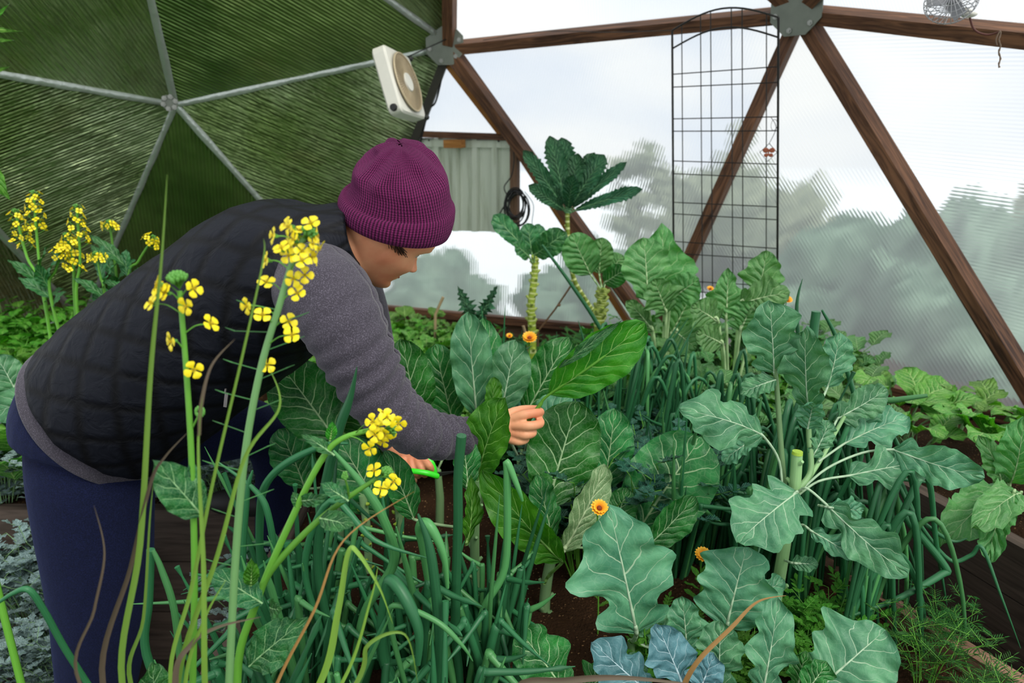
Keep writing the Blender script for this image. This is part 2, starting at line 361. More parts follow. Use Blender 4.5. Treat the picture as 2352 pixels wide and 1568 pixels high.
# aluminium seam strips over the reflective panels
m, t = newmat('foil_tape', 'c4ccc4', .35, .6); t.put(t.b.inputs['Normal'], t.bump(t.noise(30, 3), .6, .01)); M['foil'] = m
for a, b in (('H1', 'H2'), ('H0', 'H1'), ('H1', 'B0'), ('H1', 'Bm'), ('H1', 'U1'), ('H2', 'U1'), ('Bm', 'Bn'), ('H0', 'Bm')):
    p, q = N[a], N[b]; c = (p+q)/2; ax = (q-p).normalized(); n = (CAM-c); n = (n-ax*n.dot(ax)).normalized(); s = ax.cross(n)
    rows = []
    for k in range(40):
        x = p.lerp(q, k/39)+n*.004; w_ = .016+.004*noise.noise(x*9)
        rows.append([x-s*w_, x-s*w_*.4+n*.008, x+s*w_*.4+n*.008, x+s*w_])
    MB().grid(rows).build('trim_%d' % i, M['foil'], kind='structure'); i += 1
beam('trim_%d' % i, N['H2']+V((.0, -.03, 0)), N['B0'], .04, .05, simple('dark_post', '2e2c22', .7), ta=.08, kind='structure'); i += 1

# ---- outside shrubs and trees
def foliage_mat(name, a, b):
    m, t = newmat(name, a, .9, 0, .1); n1 = t.noise(6, 6)
    t.put(t.b.inputs['Base Color'], t.mix(t.ss(n1, .35, .65), lin(b), lin(a))); return m
M['hedge'] = foliage_mat('hedge_leaves', '74907a', '415f4c'); M['tree'] = foliage_mat('tree_leaves', '949e84', '6c7866')
M['snow'] = simple('snow', 'e4eaf2', .9, var=.05, sc=3); M['bark'] = simple('bark', '4a3a2c', .9)
def lump(mb, c, r, seed, amp=.35, sub=(40, 26), fz=1.):
    rows = []; c = V(c)
    for i in range(sub[1]+1):
        ph = pi*i/sub[1]; row = []
        for j in range(sub[0]):
            th = 2*pi*j/sub[0]; d = V((sin(ph)*cos(th), sin(ph)*sin(th), -cos(ph)))
            k = 1+amp*noise.noise(d*2.2+V((seed, 0, 0)))+amp*.5*noise.noise(d*6+V((seed, 5, 0)))+amp*.35*noise.noise(d*14+V((seed, 9, 0)))
            q = c+V((d.x, d.y, d.z*fz))*r*k; q.z = max(q.z, -.04); row.append(q)
        rows.append(row)
    mb.grid(rows, None, True)
def shrub(name, c, r, mat, label, cat, group=None, fz=1., seed=0, n=1, amp=.35):
    c = V(c); o = thing(name, V((c.x, c.y, -.05)), label, cat, group); random.seed(seed); mb = MB()
    if mat == 'tree':
        for k in range(n*13):
            d = V((random.gauss(0, .5), random.gauss(0, .4), random.gauss(0, .5)*fz)); d = d if d.length < 1.15 else d*.6
            lump(mb, c+d*r, r*random.uniform(.12, .3), seed+k*3.7, .7, (18, 12))
    else:
        for k in range(n):
            lump(mb, c+V((random.uniform(-.6, .6), random.uniform(-.4, .4), random.uniform(-.4, .5)))*r*(k > 0)*.9, r*(1 if k == 0 else random.uniform(.5, .75)), seed+k*3.7, amp, (70, 44), fz=fz)
    mb.build('foliage', M[mat], o)
    if mat != 'snow': MB().tube([V((c.x, c.y, -.05)), V((c.x, c.y, c.z))], [.08, .04], 8).build('trunk', M['bark'], o)
    return o
shrub('hedge_shrub', P(2060, 860, 4.6)+V((0, 0, -.1)), 1.1, 'hedge', 'large rounded grey-green shrub outside the pane in the right half of the dome', 'shrub', seed=3, n=3)
shrub('tree', P(1690, 560, 9.), 1.15, 'tree', 'pale tree seen through the pane behind the wire trellis', 'tree', 'blurred trees outside the dome', seed=11, n=5, amp=.6)
shrub('tree', P(1450, 470, 7.4), .4, 'tree', 'small thin tree outside, left of the wire trellis', 'tree', 'blurred trees outside the dome', seed=21, n=4, amp=.7, fz=2.)
shrub('tree', P(2330, 760, 6.4), 1.25, 'tree', 'pale tree outside behind the far right pane', 'tree', 'blurred trees outside the dome', seed=31, n=5, amp=.5)
shrub('snow_bank', P(1360, 760, 4.7)+V((0, .2, -.15)), .62, 'hedge', 'low rounded shrub outside the pane, behind the thick kale stems', 'shrub', seed=41)
shrub('snow_bank', P(960, 760, 5.6)+V((0, .2, -.1)), .62, 'hedge', 'low shrub outside, just right of the bending person\'s face', 'shrub', seed=51)
for o in list(COL.objects):
    if o.name.startswith('snow_bank'): o.name = 'low_shrub'
# ---------------------------------------------------------------- vent wall, hubs, fans, trellis, cables
def onplane(px, py, a, b, c, off=0.):
    n = (b-a).cross(c-a).normalized(); n = n if n.dot(CAM-a) > 0 else -n
    d = FW+V((1, 0, 0))*((px-1176)/F)-UP*((py-784)/F)
    return CAM+d*((a+n*off-CAM).dot(n)/d.dot(n))
VP = (N['H2'], N['B0'], N['B1'])
def vp(x, y, off=0.): return onplane(x, y, *VP, off)
vn = (VP[1]-VP[0]).cross(VP[2]-VP[0]).normalized(); vn = vn if vn.dot(CAM-VP[0]) > 0 else -vn
panel('window_7', [vp(1040, 112), vp(968, 312), vp(1168, 312)], M['poly'], ((1050, 150), (1040, 300)), 0)
panel('window_8', [vp(890, 530), vp(1368, 530), N['B1'], N['B0']], M['poly'], ((1050, 550), (1050, 700)), 0)
panel('window_9', [vp(1190, 322), vp(1176, 312), vp(1340, 530), vp(1190, 530)], M['poly'], ((1250, 350), (1250, 500)), 0)
def bar(a, b, w, d, mat, name, parent=None, off=0., **k):
    ax = (b-a).normalized(); s = ax.cross(vn).normalized(); c = (a+b)/2+vn*(off+d/2)
    return MB().box(c, ax*((b-a).length/2), s*(w/2), vn*(d/2)).build(name, mat, parent, smooth=False, **k)
bar(vp(962, 307), vp(1168, 314), .03, .05, M['strut'], 'trim_40', kind='structure')
bar(vp(1036, 150), vp(1158, 308), .025, .05, M['newwood'], 'trim_41', kind='structure')
bar(vp(1196, 350), vp(1450, 745), .028, .04, M['newwood'], 'trim_42', kind='structure')
bar(vp(1186, 320), vp(1186, 540), .04, .04, M['oldwood'], 'trim_43', kind='structure')
m, t = newmat('grey_painted_metal', 'b4bbaa', .5, 0, .4); a = t.noise(6, 5); b2 = t.noise(1, 4, t.map(t.obj(), (30, 30, 2)))
t.put(t.b.inputs['Base Color'], t.mix(t.ss(b2, .5, .75), lin('c6cebc'), lin('a6ae96'))); M['gmetal'] = m
vt = thing('metal_vent', vp(1075, 530), 'pale grey corrugated metal vent panel under the small triangular pane, right of the purple beanie', 'vent')
# corrugated sheet
TL, TR, BR, BL = vp(955, 316, .01), vp(1176, 318, .01), vp(1176, 533, .01), vp(955, 527, .01)
prof = []; nrib = 5
for k in range(nrib):
    for (f, h) in ((0, 0), (.05, .018), (.3, .018), (.36, 0), (.42, .006), (.48, 0)): prof.append(((k+f)/nrib, h))
prof.append((1, 0)); mb = MB()
mb.grid([[TL.lerp(TR, f)+vn*h for f, h in prof], [BL.lerp(BR, f)+vn*h for f, h in prof]]).build('corrugated_sheet', M['gmetal'], vt, smooth=False)
for a, b3, wd in (((955, 328), (1182, 331), .035), ((1180, 331), (1180, 533), .022)):
    bar(vp(*a), vp(*b3), wd, .025, M['gmetal'], 'frame_rail', vt, .005)
M['dmetal'] = simple('dark_metal', '3c3d3a', .45, .7)
for x, y in ((985, 322), (1145, 324), (1172, 345)): MB().ball(vp(x, y, .035), .005, 8, 5).build('screw', M['dmetal'], vt)
tag(bar(vp(1040, 328), vp(1080, 328), .04, .05, M['newwood'], 'wooden_block', None, .056), 'small orange-brown wooden block screwed on the rail above the grey vent panel', 'wooden block')
# hub plates
M['plate'] = simple('green_grey_steel', '6e7468', .5, .5, var=.2); M['bolt'] = simple('bolt_steel', '8a8c84', .35, .9)
def hub(c, r, lab, sq=1.):
    c = V(c); n = (CAM+V((-.6, .6, .2))-c).normalized(); x = n.cross(V((0, 0, 1))).normalized(); y = n.cross(x)
    o = thing('strut_connector', c, lab, 'bracket'); k = 8; d = .012
    f0 = c+n*(.125 if r > .105 else .085); ring = [f0+(x*cos(2*pi*(i+.5)/k)+y*sin(2*pi*(i+.5)/k)*sq)*r for i in range(k)]
    pl_ = MB().add(ring+[p+n*d for p in ring], [tuple(reversed(range(k))), tuple(range(k, 2*k))]+[(i, (i+1) % k, (i+1) % k+k, i+k) for i in range(k)]).build('plate', M['plate'], o, smooth=False)
    for i in range(6):
        a = 2*pi*(i+.25)/6; p = f0+n*d+(x*cos(a)+y*sin(a)*sq)*r*.76
        MB().tube([p, p+n*.007], [.011, .011], 6).tube([p+n*.007, p+n*.013], [.005, .005], 8).build('bolt', M['bolt'], pl_, smooth=False)
    return o
hub(N['H3']+V((0, 0, .0)), .106, 'octagonal green-grey steel plate with bolts joining the wooden struts at the top of the dome')
hub(N['H2']+V((-.02, 0, .0)), .1, 'steel connector plate where the struts meet beside the white box fan')
hub(N['H1']+V((0, -.03, .0)), .035, 'small foil-covered connector where the seams meet on the reflective wall')
# white box fan
Wm = simple('white_plastic', 'd8d6c8', .4, var=.05); Gm = simple('beige_grille', '9b8a6c', .6); Km = simple('black_rubber', '141414', .5)
c0 = P(918, 196, 3.15); d = V((.26, -.12, -.95)).normalized(); wv = V((.20, .98, .10)); wv = (wv-d*wv.dot(d)).normalized(); nf = d.cross(wv); nf = nf if nf.x > 0 else -nf
bf = thing('box_fan', c0, 'white square plastic box fan with round beige grille hanging by the reflective wall', 'fan')
hs = .142; th = .032
def rbox(c, ax, ay, az, hx, hy, hz, bev):
    mb = MB(); rows = []
    for z, q in ((-hz, bev), (-hz+bev, 0), (hz-bev, 0), (hz, bev)):
        row = []
        for k in range(24):
            a = 2*pi*k/24; sx = (abs(cos(a))**.18)*(1 if cos(a) > 0 else -1); sy = (abs(sin(a))**.18)*(1 if sin(a) > 0 else -1)
            row.append(c+ax*(hx-q)*sx+ay*(hy-q)*sy+az*z)
        rows.append(row)
    mb.grid(rows, None, True); mb.add(rows[0], [tuple(reversed(range(24)))]); mb.add(rows[-1], [tuple(range(24))]); return mb
rbox(c0, d, wv, nf, hs, hs, th, .008).build('housing', Wm, bf, smooth=False)
mb = MB(); fc = c0+nf*(th+.002); rows = []
for r in (0, .045, .09, .122): rows.append([fc+(d*cos(2*pi*k/40)+wv*sin(2*pi*k/40))*r+nf*.006 for k in range(40)])
mb.grid(rows, None, True); gr_ = mb.build('grille', Gm, bf)
mb = MB()
for k in range(60):
    a = 2*pi*k/60; q = fc+nf*.008; mb.tube([q+(d*cos(a)+wv*sin(a))*.04, q+(d*cos(a)+wv*sin(a))*.122], .0012, 4)
mb.tube([fc+nf*.008+(d*cos(2*pi*k/40)+wv*sin(2*pi*k/40))*.124 for k in range(41)], .004, 6); mb.build('grille_wires', simple('grille_wire', 'b9a988', .5), gr_)
MB().tube([fc+nf*.004, fc+nf*.014], [.042, .038], 24).build('badge', Wm, gr_)
kp = c0+d*(hs-.028)-wv*hs; MB().tube([kp, kp-wv*.012], [.016, .013], 20).build('knob', Km, bf)
for a, b in ((-1, 1), (1, 1)): MB().ball(c0+d*a*(hs-.01)+wv*b*(hs)+nf*th, .013, 8, 6).build('mounting_lug', M['dmetal'], bf)
tp = c0-d*hs+wv*hs
MB().tube([tp, N['H2']+V((.0, -.1, .02))], .003, 6).build('hanging_wire', M['dmetal'], bf)
# small wire fan at the top right
c1 = P(2185, 2, 2.2); wf = thing('clip_fan', c1, 'small round wire-cage fan clipped to the strut at the upper right', 'fan')
mb = MB(); fx = V((-.5, -.75, .35)).normalized(); ux = fx.cross(V((0, 0, 1))).normalized(); uy = fx.cross(ux)
for k in range(26):
    a = 2*pi*k/26; mb.tube([c1+(ux*cos(a)+uy*sin(a))*(.07*sin(s))+fx*.035*cos(s) for s in [pi*j/12 for j in range(13)]], .0012, 4, False)
for s in (.5, .8, 1.1, pi/2, 2.0): mb.tube([c1+(ux*cos(a)+uy*sin(a))*(.07*sin(s))+fx*.035*cos(s) for a in [2*pi*k/30 for k in range(31)]], .0013, 4, False)
mb.build('cage', simple('chrome_wire', 'a8a8a8', .3, .8), wf)
mb = MB()
for k in range(3):
    a = 2*pi*k/3; p = c1+(ux*cos(a)+uy*sin(a))*.035; mb.box(p, (ux*cos(a)+uy*sin(a))*.025, (ux*-sin(a)+uy*cos(a)+fx*.5)*.016, fx*.001)
mb.ball(c1, .013, 10, 8); mb.build('blades', simple('grey_plastic', '8f9092', .4), wf)
bp = P(2226, 34, 2.2); MB().tube(spline([c1-fx*.03, bp+V((0, 0, .01)), bp]), .006, 8).ball(bp, (.022, .022, .008)).build('clip', Wm, wf)
mb = MB().tube(spline([bp, P(2238, 68, 2.2), P(2268, 80, 2.18), P(2298, 72, 2.15)], 8), .003, 6); mb.build('cord', simple('brown_cord', '5b2d22', .6), wf)
mb = MB()
pc = [P(2296+2*sin(k*1.1), 70+k*5, 2.15) for k in range(18)]
mb.tube(pc, [.002+.0012*(k % 2) for k in range(18)], 6); mb.tube(spline([P(2296, 72, 2.15), P(2288, 90, 2.15), P(2290, 104, 2.15)]), .002, 5); mb.build('pull_cord', simple('tan_string', '6d5a48', .8), wf)
# trellis
tr = thing('wire_trellis', P(1665, 720, 2.85), 'tall arched black wire trellis panel leaning against the back of the dome', 'trellis')
c_tl, c_tr, c_bl, c_br = P(1544, 70, 2.95), P(1788, 40, 2.68), P(1548, 740, 3.02), P(1785, 740, 2.9)
Km2 = simple('black_wire', '25231f', .5, .6)
def tp_(u, v): return c_tl.lerp(c_tr, u).lerp(c_bl.lerp(c_br, u), v)
def vrow(y, u): return (y-(70-30*u))/(670+30*u)
mb = MB()
for x in (1544, 1788):
    u = (x-1544)/244; mb.tube([tp_(u, v/10) for v in range(11)], .0045, 6)
mb.build('side_rod', Km2, tr)
for x in (1568, 1614, 1638, 1686, 1710, 1763):
    u = (x-1544)/244; ar = -.045*sin(pi*min(1, u*.98+.02)); MB().tube([tp_(u, ar+(1-ar)*v/10) for v in range(11)], .0022, 5).build('vertical_wire', Km2, tr)
for yl, yr in ((160, 136), (187, 168), (255, 240), (282, 270), (348, 344), (377, 375), (443, 443), (470, 474), (536, 545), (565, 573), (632, 642), (658, 668)):
    MB().tube([tp_(u/6, vrow(yl+(yr-yl)*u/6, u/6)) for u in range(7)], .0022, 5).build('horizontal_wire', Km2, tr)
for o_ in (0., .055): MB().tube([tp_(u/16, o_-.045*sin(pi*u/16)) for u in range(17)], .0035, 6).build('arch_rod', Km2, tr)
MB().tube(spline([tp_(0, .0), P(1400, 74, 3.05), P(1250, 72, 3.2), P(1110, 92, 3.4)]), .0015, 5).build('tie_wire', Km2, tr)
# diamond ornament with butterfly
oc = P(1765, 350, 2.70); og = thing('butterfly_ornament', oc, 'small rusty diamond wire ornament with a butterfly hanging on the trellis', 'ornament')
mb = MB(); q = .033
mb.tube([oc+V((0, 0, q)), oc+V((q, 0, 0)), oc-V((0, 0, q)), oc-V((q, 0, 0)), oc+V((0, 0, q))], .0014, 5)
mb.tube(spline([oc+V((0, 0, q)), oc+V((.02, 0, .09)), oc+V((-.005, 0, .13))]), .0012, 5)
mb.tube([oc+V((.012+.012*cos(a), 0, .10+.02*sin(a))) for a in [k*.5 for k in range(13)]], .001, 4); mb.build('wire_frame', Km2, og)
mb = MB()
for sx in (-1, 1):
    for (dx, dz, r) in ((.012, .008, .012), (.009, -.01, .009)): mb.ball(oc+V((sx*dx, -.003, dz)), (r, .0015, r*.8), 10, 6)
mb.ball(oc, (.003, .003, .013)); mb.build('butterfly', simple('rust', '8a4526', .7), og)
# cables
cb = thing('black_cable', vp(1185, 470), 'coiled black cable hanging on the post right of the grey vent panel', 'cable'); random.seed(4); mb = MB()
for k in range(9):
    r = random.uniform(.055, .075); cc = vp(1186+random.uniform(-5, 8), 472+random.uniform(-12, 14), .07)
    mb.tube([cc+V((r*cos(a)*.75, .01*sin(a*3+k), r*sin(a)*1.15)) for a in [2*pi*j/22 for j in range(23)]], .0035, 6, False)
mb.build('coil', Km, cb)
mb = MB(); mb.tube(spline([vp(1180, 440, .06), vp(1160, 470, .05), vp(1145, 495, .05)]), .0035, 6)
mb.tube(spline([vp(1165, 318, .07), vp(1180, 350, .07), vp(1176, 400, .07), vp(1158, 430, .07), vp(1170, 455, .07)]), .003, 6)
mb.tube(spline([vp(1205, 440, .05), vp(1225, 470, .05), vp(1222, 510, .05), vp(1226, 530, .05)]), .0018, 5); mb.build('loose_run', Km, cb)
MB().box(vp(1226, 534, .05), V((.012, 0, 0)), V((0, .012, 0)), V((0, 0, .01))).build('plug', M['dmetal'], cb)
hc = MB().tube(spline([N['H2']+V((-.02, -.06, -.03)), vp(1012, 190, .05), vp(1000, 235, .05), vp(985, 252, .05), vp(972, 300, .05), vp(962, 340, .05)]), .005, 6)
tag(hc.build('power_cord', Km, None), 'thin black cord running down the dark post behind the box fan', 'cord')
st = MB().tube([P(1312, 655, 2.9), P(1275, 710, 2.95), P(1236, 760, 3.0), V((P(1236, 760, 3.0).x, 3.0, .48))], .004, 6); st.ball(P(1284, 700, 2.94), .008)
tag(st.build('bamboo_stick', simple('dry_stick', '7a5a40', .8)), 'thin brown stick leaning behind the thickest upright kale stem', 'stick')
for a, b, lab in (((1018, 682), (1000, 722), 'short pale wooden stake standing in the greens left of the thistle-like plant'), ((1202, 748), (1214, 790), 'short brown stake by the orange flower at the foot of the kale stem')):
    tag(MB().tube([P(*a, 3.1), P(*b, 3.1), V((P(*b, 3.1).x-.01, 3.1, .48))], .007, 7).build('wooden_stake', simple('pale_stake', 'a08a66', .8)), lab, 'stake')
# ---------------------------------------------------------------- the person
def ringloft(mb, tab, seg=32, capa=True, capb=True, exp=1., n=5):
    # tab rows: px,py,Y,r_px(in image plane),r_depth(m)
    K = [[P(a[0], a[1], a[2]), a[3]*mpp(P(a[0], a[1], a[2])), a[4]] for a in tab]
    cs = spline([k[0] for k in K], n)
    def chan(i):
        pts = spline([V((k[i], 0, 0)) for k in K], n); return [p.x for p in pts]
    ra, rb = chan(1), chan(2); rows = []; L = [0]
    for i in range(1, len(cs)): L.append(L[-1]+(cs[i]-cs[i-1]).length)
    for i, c in enumerate(cs):
        t = (cs[min(i+1, len(cs)-1)]-cs[max(i-1, 0)]).normalized()
        s = V((0, 1, 0)); s = (s-t*s.dot(t)).normalized(); u = t.cross(s)
        rows.append([c+u*(ra[i]*cos(2*pi*j/seg))+s*(rb[i]*sin(2*pi*j/seg)) for j in range(seg+1)])
    mb.grid(rows, [[(j/seg, L[i]) for j in range(seg+1)] for i in range(len(rows))])
    if capa: mb.add(rows[0][:-1], [tuple(range(seg))])
    if capb: mb.add(rows[-1][:-1], [tuple(range(seg))])
    return rows
def remesh(o, vox, sm=4):
    r = o.modifiers.new('remesh', 'REMESH'); r.mode = 'VOXEL'; r.voxel_size = vox; r.use_smooth_shade = True
    if sm: q = o.modifiers.new('smooth', 'SMOOTH'); q.iterations = sm; q.factor = .5
    return o
pr = thing('person', (-.88, 1.42, 0), 'person in purple beanie, black quilted vest and grey sleeves bending over the vegetable bed', 'person')
# skin
m, t = newmat('skin', 'c98a6c', .5, 0, .4); nA = t.noise(14, 4); nB = t.noise(300, 2)
t.put(t.b.inputs['Base Color'], t.mix(t.ss(nA, .35, .7), lin('e4a47a'), lin('d48560'))); t.b.inputs['Subsurface Weight'].default_value = .12; t.b.inputs['Subsurface Radius'].default_value = (.012, .005, .003)
t.put(t.b.inputs['Normal'], t.bump(nB, .08, .001)); M['skin'] = m
# head frame
HC = P(897, 510, 1.38); ph = R(44); yw = R(27)
Fv = (V((cos(ph), 0, -sin(ph)))*cos(yw)+V((0, 1, 0))*sin(yw)).normalized(); Uv = V((sin(ph), 0, cos(ph))); Uv = (Uv-Fv*Uv.dot(Fv)).normalized(); Lv = Uv.cross(Fv)
def hp(x, y, z): return HC+Fv*x*1.04+Lv*y*1.04+Uv*z*1.04
XF = [(-.126, .045), (-.120, .068), (-.112, .080), (-.1, .084), (-.088, .081), (-.075, .083), (-.06, .085), (-.045, .083), (-.03, .082), (-.012, .083), (0, .090), (.015, .095), (.03, .096), (.05, .092), (.07, .081), (.088, .062), (.1, .042), (.108, .02), (.111, .002)]
XB = [(-.126, .02), (-.1, .035), (-.07, .05), (-.04, .076), (-.01, .09), (.02, .097), (.05, .094), (.08, .074), (.1, .042), (.108, .02), (.111, .002)]
HW = [(-.126, .014), (-.118, .027), (-.105, .042), (-.09, .052), (-.07, .060), (-.05, .065), (-.03, .069), (-.01, .072), (.02, .075), (.05, .072), (.08, .056), (.1, .034), (.108, .018), (.111, .002)]
NS = [(-.06, 0), (-.056, .010), (-.051, .024), (-.046, .029), (-.041, .027), (-.033, .019), (-.024, .012), (-.014, .006), (-.005, .003), (.005, 0)]
g = lambda x, s: math.exp(-(x/s)**2)
mb = MB(); rows = []; nz_ = 130; na = 120
for i in range(nz_+1):
    z = -.126+.237*i/nz_; xf, xb, hw = sinterp(XF, z), sinterp(XB, z), sinterp(HW, z); row = []; kq = 1-.22*max(0, min(1, (z-.022)/.05)); xf *= kq; hw *= kq; xb *= 1-.21*max(0, min(1, (z+.02)/.05))
    for j in range(na):
        a = 2*pi*j/na; c, s = cos(a), sin(a)
        x = (xf*(abs(c)**.82) if c > 0 else -xb*(abs(c)**.9)); y = hw*(abs(s)**.9)*(1 if s > 0 else -1)
        if c > 0:
            ns = sinterp(NS, z) if -.06 < z < .005 else 0; x += max(0, ns)*g(y, .0085+.007*g(z+.05, .009))
            x += .006*g(z+.050, .006)*g(abs(y)-.013, .006)                     # nostril wings
            x += (.0065*g(z+.0665, .0045)+.0065*g(z+.0785, .005)-.004*g(z+.0725, .0022))*g(y, .021)   # lips
            x -= .004*g(z+.088, .005)*g(y, .02); x += .005*g(z+.106, .01)*g(y, .017)                  # chin
            x -= .011*g(z+.010, .010)*g(abs(y)-.031, .014)                    # eye sockets
            x += .004*g(z-.008, .006)*g(abs(y)-.03, .02)
            x += .0095*g(z+.042, .016)*g(abs(y)-.040, .016); y += (.005 if s > 0 else -.005)*g(z+.044, .02)*g(abs(y)-.055, .02)  # smiling cheeks
            x -= .004*g(z+.064, .012)*g(abs(y)-.031, .005)                    # smile crease
        row.append(hp(x, y, z))
    rows.append(row)
mb.grid(rows, None, True); mb.add(rows[0], [tuple(reversed(range(na)))]); mb.add(rows[-1], [tuple(range(na))])
# ears
for sg in (-1, 1):
    ec = [hp(-.008+.015*cos(a)*(1.1 if sin(a) > 0 else .7), sg*(.072+.006*sin(a)), -.0+.024*sin(a)) for a in [k*.45 for k in range(15)]]
    mb.tube(ec, .0055, 8); mb.ball(hp(-.005, sg*.071, -.004), (.012, .006, .022), ax=(Fv, Lv, Uv)); mb.ball(hp(0, sg*.069, -.022), (.008, .005, .008), ax=(Fv, Lv, Uv))
# neck and trunk, legs, arms below the clothes
ringloft(mb, [(900, 540, 1.38, 72, .062), (862, 566, 1.38, 68, .058), (828, 572, 1.38, 70, .06), (790, 580, 1.38, 75, .07), (740, 600, 1.38, 100, .13), (640, 650, 1.38, 130, .14), (520, 720, 1.4, 140, .135), (390, 820, 1.4, 145, .14), (270, 920, 1.42, 140, .14), (215, 980, 1.44, 120, .13)])
ringloft(mb, [(230, 960, 1.38, 110, .08), (225, 1200, 1.38, 90, .08), (222, 1400, 1.38, 78, .065), (215, 1600, 1.4, 62, .05), (210, 1700, 1.42, 50, .045)])
ringloft(mb, [(290, 960, 1.52, 90, .08), (450, 985, 1.6, 62, .06), (600, 985, 1.68, 52, .05), (625, 1060, 1.7, 42, .045), (628, 1200, 1.725, 32, .035), (618, 1290, 1.75, 26, .028)])
ringloft(mb, [(745, 640, 1.25, 75, .06), (800, 770, 1.18, 60, .05), (868, 905, 1.16, 50, .042), (940, 975, 1.17, 42, .04), (1030, 1003, 1.22, 30, .026), (1100, 992, 1.28, 22, .018), (1140, 986, 1.32, 24, .016)])
ringloft(mb, [(790, 640, 1.52, 70, .06), (830, 800, 1.56, 52, .045), (860, 930, 1.54, 42, .04), (900, 1010, 1.5, 30, .028), (925, 1045, 1.48, 22, .018)])
def fin(pts, rad): 
    q = spline([P(*p) for p in pts], 5); mb.tube(q, [sinterp([(0, rad[0]), (.5, rad[1]), (1, rad[2])], i/(len(q)-1)) for i in range(len(q))], 12); mb.ball(q[-1], rad[2]*1.02, 12, 8); mb.ball(q[0], rad[0], 12, 8)
# near hand (pinching the leaf stalk): palm + five fingers
mb.ball(P(1158, 984, 1.335), (.036, .015, .031)); mb.ball(P(1180, 982, 1.34), (.022, .014, .030))
fin([(1176, 962, 1.335), (1206, 952, 1.33), (1232, 948, 1.34), (1241, 946, 1.352)], (.0105, .0098, .0092))
fin([(1180, 978, 1.33), (1212, 978, 1.318), (1240, 973, 1.33), (1238, 962, 1.348)], (.0105, .0098, .0085))
fin([(1176, 994, 1.33), (1204, 999, 1.318), (1224, 994, 1.328), (1220, 982, 1.345)], (.010, .0092, .008))
fin([(1166, 1007, 1.33), (1190, 1014, 1.32), (1208, 1009, 1.328), (1206, 998, 1.342)], (.009, .0082, .0072))
fin([(1140, 972, 1.345), (1170, 950, 1.362), (1202, 941, 1.368), (1234, 940, 1.364)], (.011, .0105, .009))
# far hand gripping the pruners
mb.ball(P(945, 1052, 1.47), (.034, .016, .026))
for k, (a, b_, c_) in enumerate((((925, 1058), (928, 1080), (942, 1092)), ((943, 1060), (948, 1082), (960, 1092)), ((958, 1058), (968, 1078), (976, 1090)), ((972, 1054), (986, 1070), (992, 1082)))):
    fin([(*a, 1.455), (*b_, 1.44), (*c_, 1.452)], (.0095, .009, .008))
fin([(930, 1066, 1.48), (938, 1090, 1.485), (950, 1103, 1.47)], (.0105, .01, .009))
remesh(mb.build('body', M['skin'], pr), .0026, 2)
# face details
ew = simple('eye_white', 'a89c94', .2)
for sg in (-1, 1): MB().ball(hp(.0655, sg*.030, -.0115), .0112, 16, 12).build('eye', ew, pr)
hm = simple('brown_hair', '3a2418', .5)
for sg in (-1, 1):
    MB().tube([hp(.089-.0012*k*k*.35, sg*(.014+.0052*k), .010+.0012*k-.00016*k*k) for k in range(8)], [.0009]*6+[.0007, .0004], 6).build('eyebrow', hm, pr)
    MB().tube([hp(.081-.0009*k*k*.4, sg*(.018+.0045*k), -.0065+.0018*k-.0003*k*k) for k in range(7)], .0009, 5).build('eyelashes', hm, pr)
mb = MB()
random.seed(5)
for k in range(34):
    x0 = random.uniform(-.04, .0); mb.tube(spline([hp(x0, -.074, .02), hp(x0+.012, -.0765-random.uniform(0, .003), -.004-random.uniform(0, .006)), hp(x0+.03+random.uniform(0, .012), -.073, -.010-random.uniform(0, .016))]), .0007, 4, False)
for k in range(0):
    th = random.uniform(-1.25, 1.25); x0 = -.092*cos(th); y0 = .077*sin(th); mb.tube(spline([hp(x0, y0, .0), hp(x0*.92, y0*1.0, -.025), hp(x0*.7, y0*.93, -.045-random.uniform(0, .012))]), .0016, 4, False)
mb.build('hair', hm, pr)
mb = MB()
mb.tube([hp(.0895-abs(k)**2.2*.00025, k*.0028, -.0665+abs(k)*.0003) for k in range(-8, 9)], [.001+.0022*g(k, 5) for k in range(-8, 9)], 8, flat=1)
mb.tube([hp(.0890-abs(k)**2.2*.00025, k*.0028, -.0782+abs(k)**1.5*.0003) for k in range(-8, 9)], [.001+.003*g(k, 5) for k in range(-8, 9)], 8)
mb.build('lips', simple('lips', 'a24c44', .35), pr)
# hat
m, t = newmat('purple_knit', '6a1f5c', .95, 0, .15); uvv, u, v = t.uv()
wb = t.m('MULTIPLY', t.m('SUBTRACT', t.noise(9, 3), .5), .012)
rb_ = t.m('SINE', t.m('MULTIPLY', t.m('ADD', u, wb), 2*pi*104)); fz = t.noise(420, 3); kn = t.m('SINE', t.m('MULTIPLY', v, 330.))
ht = t.m('ADD', t.m('ADD', t.m('MULTIPLY', rb_, .5), t.m('MULTIPLY', fz, .9)), t.m('MULTIPLY', kn, .15))
t.put(t.b.inputs['Base Color'], t.mix(t.ss(ht, -.1, .9), lin('300c26'), lin('702554'))); t.put(t.b.inputs['Normal'], t.bump(ht, .7, .003))
t.b.inputs['Sheen Weight'].default_value = .2; t.b.inputs['Sheen Tint'].default_value = lin('a06090'); M['knit'] = m
HR = [((784, 484), (1024, 535), .070), ((778, 478), (1031, 543), .086), ((776, 468), (1038, 530), .094), ((778, 450), (1044, 508), .099), ((783, 440), (1046, 488), .0985), ((788, 436), (1045, 480), .095),
      ((797, 440), (1041, 478), .089), ((804, 428), (1037, 462), .090), ((811, 408), (1031, 436), .093), ((813, 392), (1025, 412), .094), ((815, 376), (1018, 396), .088), ((828, 366), (1006, 382), .080), ((846, 353), (990, 362), .070), ((864, 341), (975, 348), .055), ((884, 332), (958, 337), .036), ((902, 328), (940, 331), .019), ((919, 329), (924, 330), .003)]
